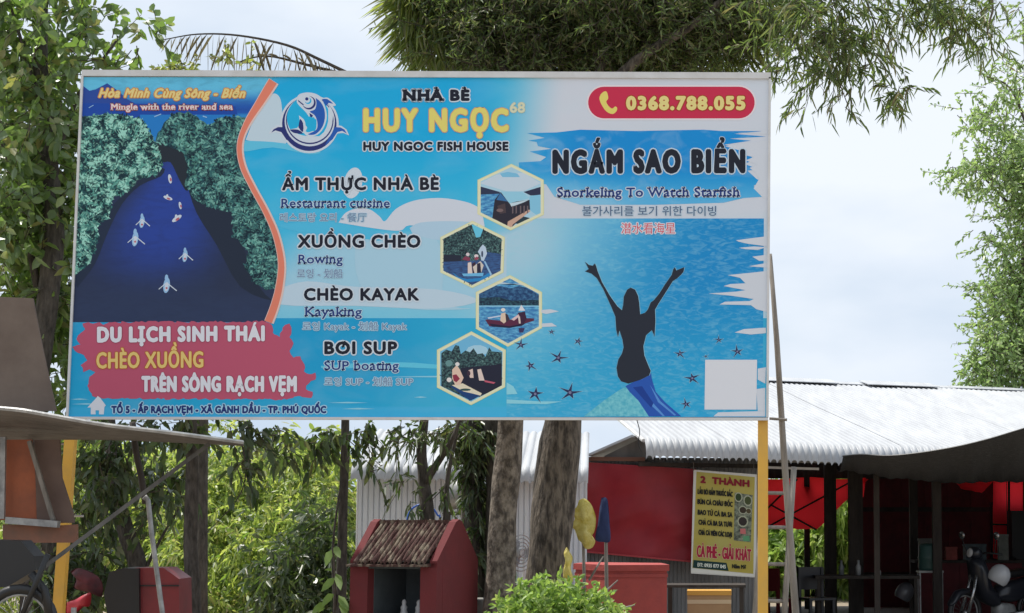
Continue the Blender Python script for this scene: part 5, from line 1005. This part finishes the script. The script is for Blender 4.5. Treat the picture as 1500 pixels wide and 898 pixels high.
# ------------------------------------------------------------------ motorbikes
def wheel(root, c, R, ax, m_t=M_black, seg=28):
    ax = Vector(ax).normalized(); u = ax.cross(Vector((0, 0, 1))).normalized(); v = ax.cross(u); c = Vector(c)
    def rg(rad, t, n=seg): return MB().tube([c + (u * math.cos(6.2832 * i / n) + v * math.sin(6.2832 * i / n)) * rad for i in range(n + 1)], t, 7, False)
    w_ = rg(R - .035, .036).build('wheel', m_t, root, True); rg(R - .075, .010).build('rim', M_steel, w_, True); mb = MB()
    for i in range(18): a = 6.2832 * i / 18; mb.tube([c + ax * .02 * (1 if i % 2 else -1), c + (u * math.cos(a) + v * math.sin(a)) * (R - .08)], .0025, 4)
    mb.build('spokes', M_chrome, w_, kind='stuff'); MB().tube([c - ax * .05, c + ax * .05], .03, 10).build('hub', M_chrome, w_, True)
def motorbike(loc, yaw, label, col, name='motorbike', cs=1.0):
    r = thing(name, loc, label, 'motorbike'); M = Matrix.Rotation(yaw, 3, 'Z'); L = Vector(loc)
    p = lambda x, y, z: L + M @ Vector((x, y, z)) * cs
    m = mat('motorbike paint %.2f' % col[0], col, None, rough=.3); ax = M @ Vector((0, 1, 0))
    wheel(r, p(.62, 0, .29), .29 * cs, ax); wheel(r, p(-.60, 0, .29), .29 * cs, ax)
    MB().tube([p(.62, .07, .29), p(.50, .06, .60), p(.42, .05, .88)], .022 * cs, 7).build('fork', M_chrome, r, True); MB().tube([p(.62, -.07, .29), p(.50, -.06, .60), p(.42, -.05, .88)], .022 * cs, 7).build('fork', M_chrome, r, True)
    def lathey(prof, nm, mm, wy): 
        mb = MB(); pr = smooth_curve([(x, z, 0) for x, z in prof + [prof[0]]], 4)[:-1]; vs = []; n = len(pr); cx, cz = sum(q.x for q in pr) / n, sum(q.y for q in pr) / n
        for k, yy in ((.55, -1), (.9, -.75), (1, 0), (.9, .75), (.55, 1)): vs += [p(cx + (q.x - cx) * k, yy * wy, cz + (q.y - cz) * k) for q in pr]
        fs = [(a * n + j, a * n + (j + 1) % n, (a + 1) * n + (j + 1) % n, (a + 1) * n + j) for a in range(4) for j in range(n)] + [tuple(range(n))[::-1], tuple(4 * n + j for j in range(n))]
        return mb.add(vs, fs).build(nm, mm, r, True)
    lathey([(.50, .98), (.36, 1.0), (.30, .80), (.20, .55), (.05, .42), (.10, .34), (.34, .45), (.46, .70)], 'leg_shield', m, .14)
    lathey([(.12, .45), (-.2, .40), (-.45, .50), (-.85, .72), (-.80, .80), (-.30, .70), (.05, .62)], 'body', m, .13); lathey([(.08, .74), (-.25, .72), (-.75, .82), (-.78, .87), (-.30, .83), (.02, .80)], 'seat', M_black, .12)
    lathey([(.66, .60), (.78, .56), (.90, .40), (.86, .38), (.72, .50), (.50, .60)], 'front_mudguard', m, .06); lathey([(.1, .40), (-.2, .38), (-.22, .22), (.08, .20)], 'engine', M_steel, .10)
    lathey([(.52, 1.08), (.44, 1.14), (.34, 1.06), (.38, .98), (.50, 1.0)], 'headlight_shell', m, .10); MB().lathe([(0, .02), (.04, .015), (.06, 0)], p(.52, 0, 1.06), 14, M @ Matrix.Rotation(math.radians(80), 3, 'Y')).build('headlight', mat('lamp glass', (.5, .5, .5), None, rough=.1), r, True)
    MB().tube([p(.28, -.36, 1.04), p(.36, -.16, 1.06), p(.40, 0, 1.04), p(.36, .16, 1.06), p(.28, .36, 1.04)], .014, 7).build('handlebar', M_black, r, True)
    for s_ in (-1, 1):
        e = MB().tube([p(.33, s_ * .26, 1.06), p(.36, s_ * .33, 1.26)], .007, 5).build('mirror_stem', M_black, r); MB().lathe([(0, 0), (.05, 0), (.055, .01), (.03, .03), (0, .035)], p(.36, s_ * .33, 1.28), 12, M @ Matrix.Rotation(math.radians(-85), 3, 'Y')).build('mirror', M_chrome, e, True)
    MB().tube([p(-.05, .12, .25), p(-.5, .14, .28), p(-.8, .15, .36)], [.02, .04, .045], 9).build('exhaust', M_chrome, r, True); MB().tube([p(-.1, -.05, .35), p(-.05, -.2, .0)], .012, 6).build('side_stand', M_steel, r)
    return r
motorbike(pz(1462, 25.4, 0), math.radians(215), 'dark motorbike parked under the shade net at the right edge', (.02, .022, .03))
def helmet(p, m, lab, R=.14):
    o = MB().lathe([(R * .80, -.10), (R * .97, -.06), (R, 0), (R * .95, .05), (R * .80, .09), (R * .55, .125), (R * .25, .143), (0, .147)], Vector(p), 20, Matrix.Rotation(.5, 3, 'Y')).build('helmet', m, smooth=True); return prop(o, lab, 'helmet')
helmet(at(1464, 843, 24.6), mat('silver helmet', (.45, .46, .48), None, rough=.25), 'silver helmet hanging on the motorbike')
helmet(at(1325, 868, 26.0), mat('black helmet', (.1, .1, .11), None, rough=.3), 'dark glossy helmet on the dining table', .12)
# things in the dark stall
r = thing('water_cooler', gp(1428 - 0, 26.0), 'dull green water barrel on a thin metal stand inside the stall', 'barrel'); r.location = gp(1361, 26.2)
cc_ = gp(1361, 26.2); MB().lathe([(0, .80), (.15, .80), (.16, .84), (.155, .95), (.165, .97), (.155, 1.0), (.155, 1.12), (.14, 1.15), (.05, 1.17), (0, 1.17)], cc_, 18).build('barrel', mat('green plastic', (.05, .12, .11), None, rough=.4), r, True)
for dx in (-.15, .15):
    for dy in (-.15, .15): MB().bar(cc_ + Vector((dx, dy, 0)), cc_ + Vector((dx, dy, .80)), .02).build('leg', M_steel, r)
MB().box(cc_.x - .17, cc_.x + .17, cc_.y - .17, cc_.y + .17, .77, .797).build('stand_top', M_steel, r)
tp = thing('dining_table', gp(1262, 26), 'dark dining table with bottles inside the stall', 'table'); tc_ = gp(1262, 26)
MB().box(tc_.x - .65, tc_.x + .75, 25.7, 26.4, .70, .74).build('tabletop', M_darkwood, tp)
for dx in (-.6, .7):
    for Y in (25.75, 26.35): MB().bar((tc_.x + dx, Y, .06), (tc_.x + dx, Y, .70), .045).build('leg', M_darkwood, tp)
for dx, col, lab in ((-.05, (.35, .36, .36), 'tall pale bottle on the dining table'), (-.28, (.18, .2, .2), 'short grey bottle at the left of the dining table'), (.22, (.5, .5, .48), 'small white cup on the dining table')):
    h = .2 if col[0] < .4 else .1; o = MB().lathe([(0, 0), (.035, 0), (.038, h * .55), (.018, h * .75), (.018, h), (0, h)], Vector((tc_.x + dx, 26, .742)), 12).build('bottle' if h > .15 else 'cup', mat('ware %.2f' % col[0], col, None, rough=.3), smooth=True); prop(o, lab, 'bottle' if h > .15 else 'cup')
def chair(px, Y, yaw, lab, col=(.10, .01, .012)):
    r = thing('plastic_chair', gp(px, Y), lab, 'chair', 'chairs around the dining table'); L = gp(px, Y); M = Matrix.Rotation(yaw, 4, 'Z'); M.translation = L; m = mat('chair plastic %.3f' % col[0], col, None, rough=.4)
    MB().box(-.2, .2, -.2, .2, .42, .45, M).build('seat', m, r); MB().box(-.19, .19, .17, .2, .55, .85, M).build('backrest', m, r)
    for x in (-.17, .17):
        for y in (-.17, .17): MB().box(x - .02, x + .02, y - .02, y + .02, .0, .42 if y < 0 else .84, M).build('leg', m, r)
chair(1132, 25.6, 2.6, 'red plastic chair in shade right behind the ladder'); chair(1195, 25.8, .4, 'dark plastic chair left of the dining table', (.03, .03, .035))
r = thing('counter', pz(1420, 27.5, 0), 'low dark counter with clutter at the back right of the stall', 'counter'); q = pz(1420, 27.5, 0)
for k in range(5): MB().box(q.x - .75 + k * .3, q.x - .455 + k * .3, 27.5, 27.53, .06, .86).build('panel', M_inside, r)
MB().box(q.x - .8, q.x + .8, 27.45, 28.0, .865, .90).build('countertop', M_darkwood, r)
for i_, (dx, w_, h, c_, nm, lab) in enumerate(((-.6, .22, .28, (.10, .10, .09), 'carton', 'dull grey carton on the left of the counter'), (-.25, .16, .16, (.25, .05, .04), 'tin', 'small dark red tin on the counter'), (.1, .30, .20, (.05, .07, .08), 'crate', 'flat dark crate on the counter'), (.5, .14, .34, (.14, .15, .13), 'canister', 'tall grey canister on the right of the counter'))):
    mb = MB().box(q.x + dx - w_ / 2, q.x + dx + w_ / 2, 27.6, 27.6 + w_, .902, .90 + h); mb.box(q.x + dx - w_ / 2 - .008, q.x + dx + w_ / 2 + .008, 27.592, 27.608 + w_, .90 + h, .93 + h); prop(mb.build(nm, mat('clutter %.2f' % c_[0], c_, tuple(x * 1.6 for x in c_), 9)), lab, nm)
MB_ = MB().lathe([(.02, 0), (.12, -.02), (.15, -.10), (.14, -.10), (.11, -.03), (.02, -.01)], at(1476, 815, 28.0), 16); MB_.tube([at(1476, 815, 28.0), Vector((at(1476, 815, 28.0).x, 28.0, 2.75))], .006, 5); prop(MB_.build('hanging_lamp', M_black, smooth=True), 'unlit black lamp hanging on a cord before the red tarpaulin', 'lamp')
# ------------------------------------------------------------------ left kiosk
M_brown = mat('brown painted plywood', (.13, .095, .075), (.19, .145, .115), 3, .8, .2, lo=.3, hi=.7)
M_rust = mat('rusty orange sheet', (.40, .12, .055), (.22, .08, .05), 4, .8, .3, lo=.35, hi=.75)
M_dkmetal = mat('dull corrugated sheet', (.085, .08, .076), (.14, .13, .125), 5, .6, .3)
r = thing('roadside_kiosk', gp(60, 14.3), 'makeshift kiosk with brown board, tin awning and rusty orange side panel at left', 'kiosk')
MB().slab([at(-60, 432, 14.3), at(48, 437, 14.3), (at(54, 470, 14.3)), at(64, 520, 14.3), at(82, 602, 14.3), at(-60, 602, 14.3)], (0, .025, 0)).build('brown_board', M_brown, r)
near = smooth_curve([at(-60, 594, 13.6), at(20, 600, 13.6), at(60, 606, 13.6), at(150, 622, 13.7), at(250, 634, 13.9), at(356, 648, 14.4)], 4); far = smooth_curve([at(-60, 645, 15.2), at(20, 644, 15.2), at(60, 643.5, 15.2), at(150, 643.5, 15.2), at(250, 647, 15.1), at(357, 652, 14.5)], 4)
def aw(u, v):
    k = u * (len(near) - 1); a = int(k); f_ = k - a; b2_ = min(a + 1, len(near) - 1); q = near[a].lerp(near[b2_], f_).lerp(far[a].lerp(far[b2_], f_), v); q.z += .008 * math.sin(v * 75); return q
MB().grid(aw, 40, 60).build('tin_awning', M_dkmetal, r, True)
mb = MB(); mb.tube([p + Vector((0, -.01, 0)) for p in near], .016, 5); mb.build('awning_edge', M_steel, r)
MB().slab([at(-60, 644, 14.6), at(46, 644, 14.6), at(52, 700, 14.6), at(54, 762, 14.6), at(-60, 762, 14.6)], (0, .03, 0)).build('orange_panel', M_rust, r)
MB().slab([at(50, 644, 14.58), at(87, 644, 14.58), at(90, 700, 14.58), at(106, 750, 14.58), at(108, 766, 14.58), at(54, 766, 14.58)], (0, .03, 0)).build('brown_panel', mat('brown sheet', (.12, .075, .06), (.17, .11, .085), 3), r)
MB().slab([at(4, 768, 14.56), at(80, 770, 14.56), at(113, 768, 14.56), at(113, 795, 14.56), at(4, 795, 14.56)], (0, .03, 0)).build('lower_panel', mat('brown orange sheet', (.30, .12, .07), (.12, .08, .06), 2), r)
MB().bar(at(10, 762, 14.5), at(86, 768, 14.5), .075, .05).build('shelf_bar', M_steel, r)
MB().bar(at(78, 762, 14.52), at(43, 646, 14.52), .035, .03).build('strut', M_greywood, r); MB().bar(at(5, 640, 14.5), at(3, 760, 14.5), .04, .03).build('upright', M_steel, r)
MB().bar(at(307, 650, 14.5), at(36, 852, 14.1), .055, .03).build('diagonal_brace', M_pipe, r)
for a_, b_ in (((76, 650), (93, 650.5)), ((107, 755.5), (122, 756))): MB().tube([at(*a_, 14.9), at(*b_, 14.9)], .009, 6).build('clip', M_white, r)
for px, Y in ((-30, 14.4), (-30, 15.1), (40, 15.2)): MB().bar(gp(px, Y), pz(px, Y, 2.15), .05).build('leg', M_darkwood, r)
r = thing('pipe_prop', gp(240, 15.0), 'bent grey pipe propping up the tin awning', 'pole')
MB().tube(smooth_curve([at(194, 618, 15.2), at(199, 660, 15.2), at(207, 700, 15.2), at(213, 738, 15.2)], 4), .026, 8).build('upper_pipe', M_darkwood, r, True)
mm = [at(211, 732, 15.1), at(214, 728, 15.1), at(217, 733, 15.1), at(222, 780, 15.1), at(230, 840, 15.1), at(238, 898, 15.1)]; d = mm[-1] - mm[-2]; mm.append(mm[-1] + d * (mm[-1].z / -d.z))
MB().tube(mm, .020, 8).build('lower_pipe', M_steel, r, True)

r = thing('parked_cart', gp(20, 13.6), 'cart wheel with thin spokes under the kiosk in the lower left corner', 'cart')
wc = at(28, 912, 13.6); wheel(r, wc, .27, (0.12, -1, 0)); MB().tube([wc + Vector((.02, -.06, 0)), at(70, 812, 13.5)], .02, 7).build('fork', M_black, r, True)
MB().slab([at(-40, 790, 13.7), at(30, 792, 13.7), at(50, 815, 13.7), at(52, 835, 13.7), at(10, 860, 13.7), at(-40, 862, 13.7)], (0, .22, 0)).build('mudguard', M_black, r)
MB().tube([at(46, 840, 13.6), at(66, 866, 13.6), at(74, 910, 13.6)], .03, 7).build('rear_fork', M_black, r, True)
for s in (-.3, .35): MB().bar((wc.x + s, wc.y + .1, 0), (wc.x + s, wc.y + .1, wc.z + .1), .03).build('stand_leg', M_steel, r)
# red delivery box
r = thing('delivery_box', gp(225, 16.6), 'red box with rounded black front behind the bent grey pipe', 'box')
def bxp(outl, Y0, Y1, m, nm):
    return MB().slab([at(x, y, Y0) for x, y in outl], (0, Y1 - Y0, 0)).build(nm, m, r)
bxp([(197, 832), (240, 832), (262, 848), (263, 905), (197, 905)], 16.6, 17.0, mat('red plastic', (.22, .022, .026), (.16, .02, .024), 4, .45), 'red_shell'); bxp([(160, 838), (180, 832), (203, 833), (204, 905), (158, 905), (152, 870)], 16.55, 16.95, M_black, 'black_front')
bxp([(200, 857), (262, 857), (262, 859), (200, 859)], 16.585, 16.6, M_black, 'lid_seam')
MB().box(at(160, 905, 16.6).x, at(262, 905, 16.6).x, 16.6, 16.95, 0, at(200, 905, 16.6).z).build('stand', M_darkwood, r)
M_rp = mat('bright red plastic', (.50, .03, .045), (.38, .025, .035), 5, .4)
o = puff([(98, 882), (112, 877), (131, 868), (134, 875), (131, 888), (122, 889), (112, 897), (97, 899)], 16.9, .05, M_rp, 'red_bag', None, 4); prop(o, 'bright red bag lying low beside the left yellow post', 'bag')
o = puff([(104, 838), (116, 832), (140, 842), (150, 856), (148, 874), (130, 868), (110, 862), (112, 848)], 17.3, .07, mat('dull red cloth', (.13, .02, .025), (.05, .015, .018), 9), 'red_cloth_bundle', None, 8); prop(o, 'dull red cloth bundle behind the bright red bag', 'cloth')
o = MB().box(at(95, 900, 17).x, at(152, 900, 17).x, 16.8, 17.5, 0, .62).build('storage_crate', M_darkwood); prop(o, 'dark low crate carrying the red bag and cloth bundle', 'crate')
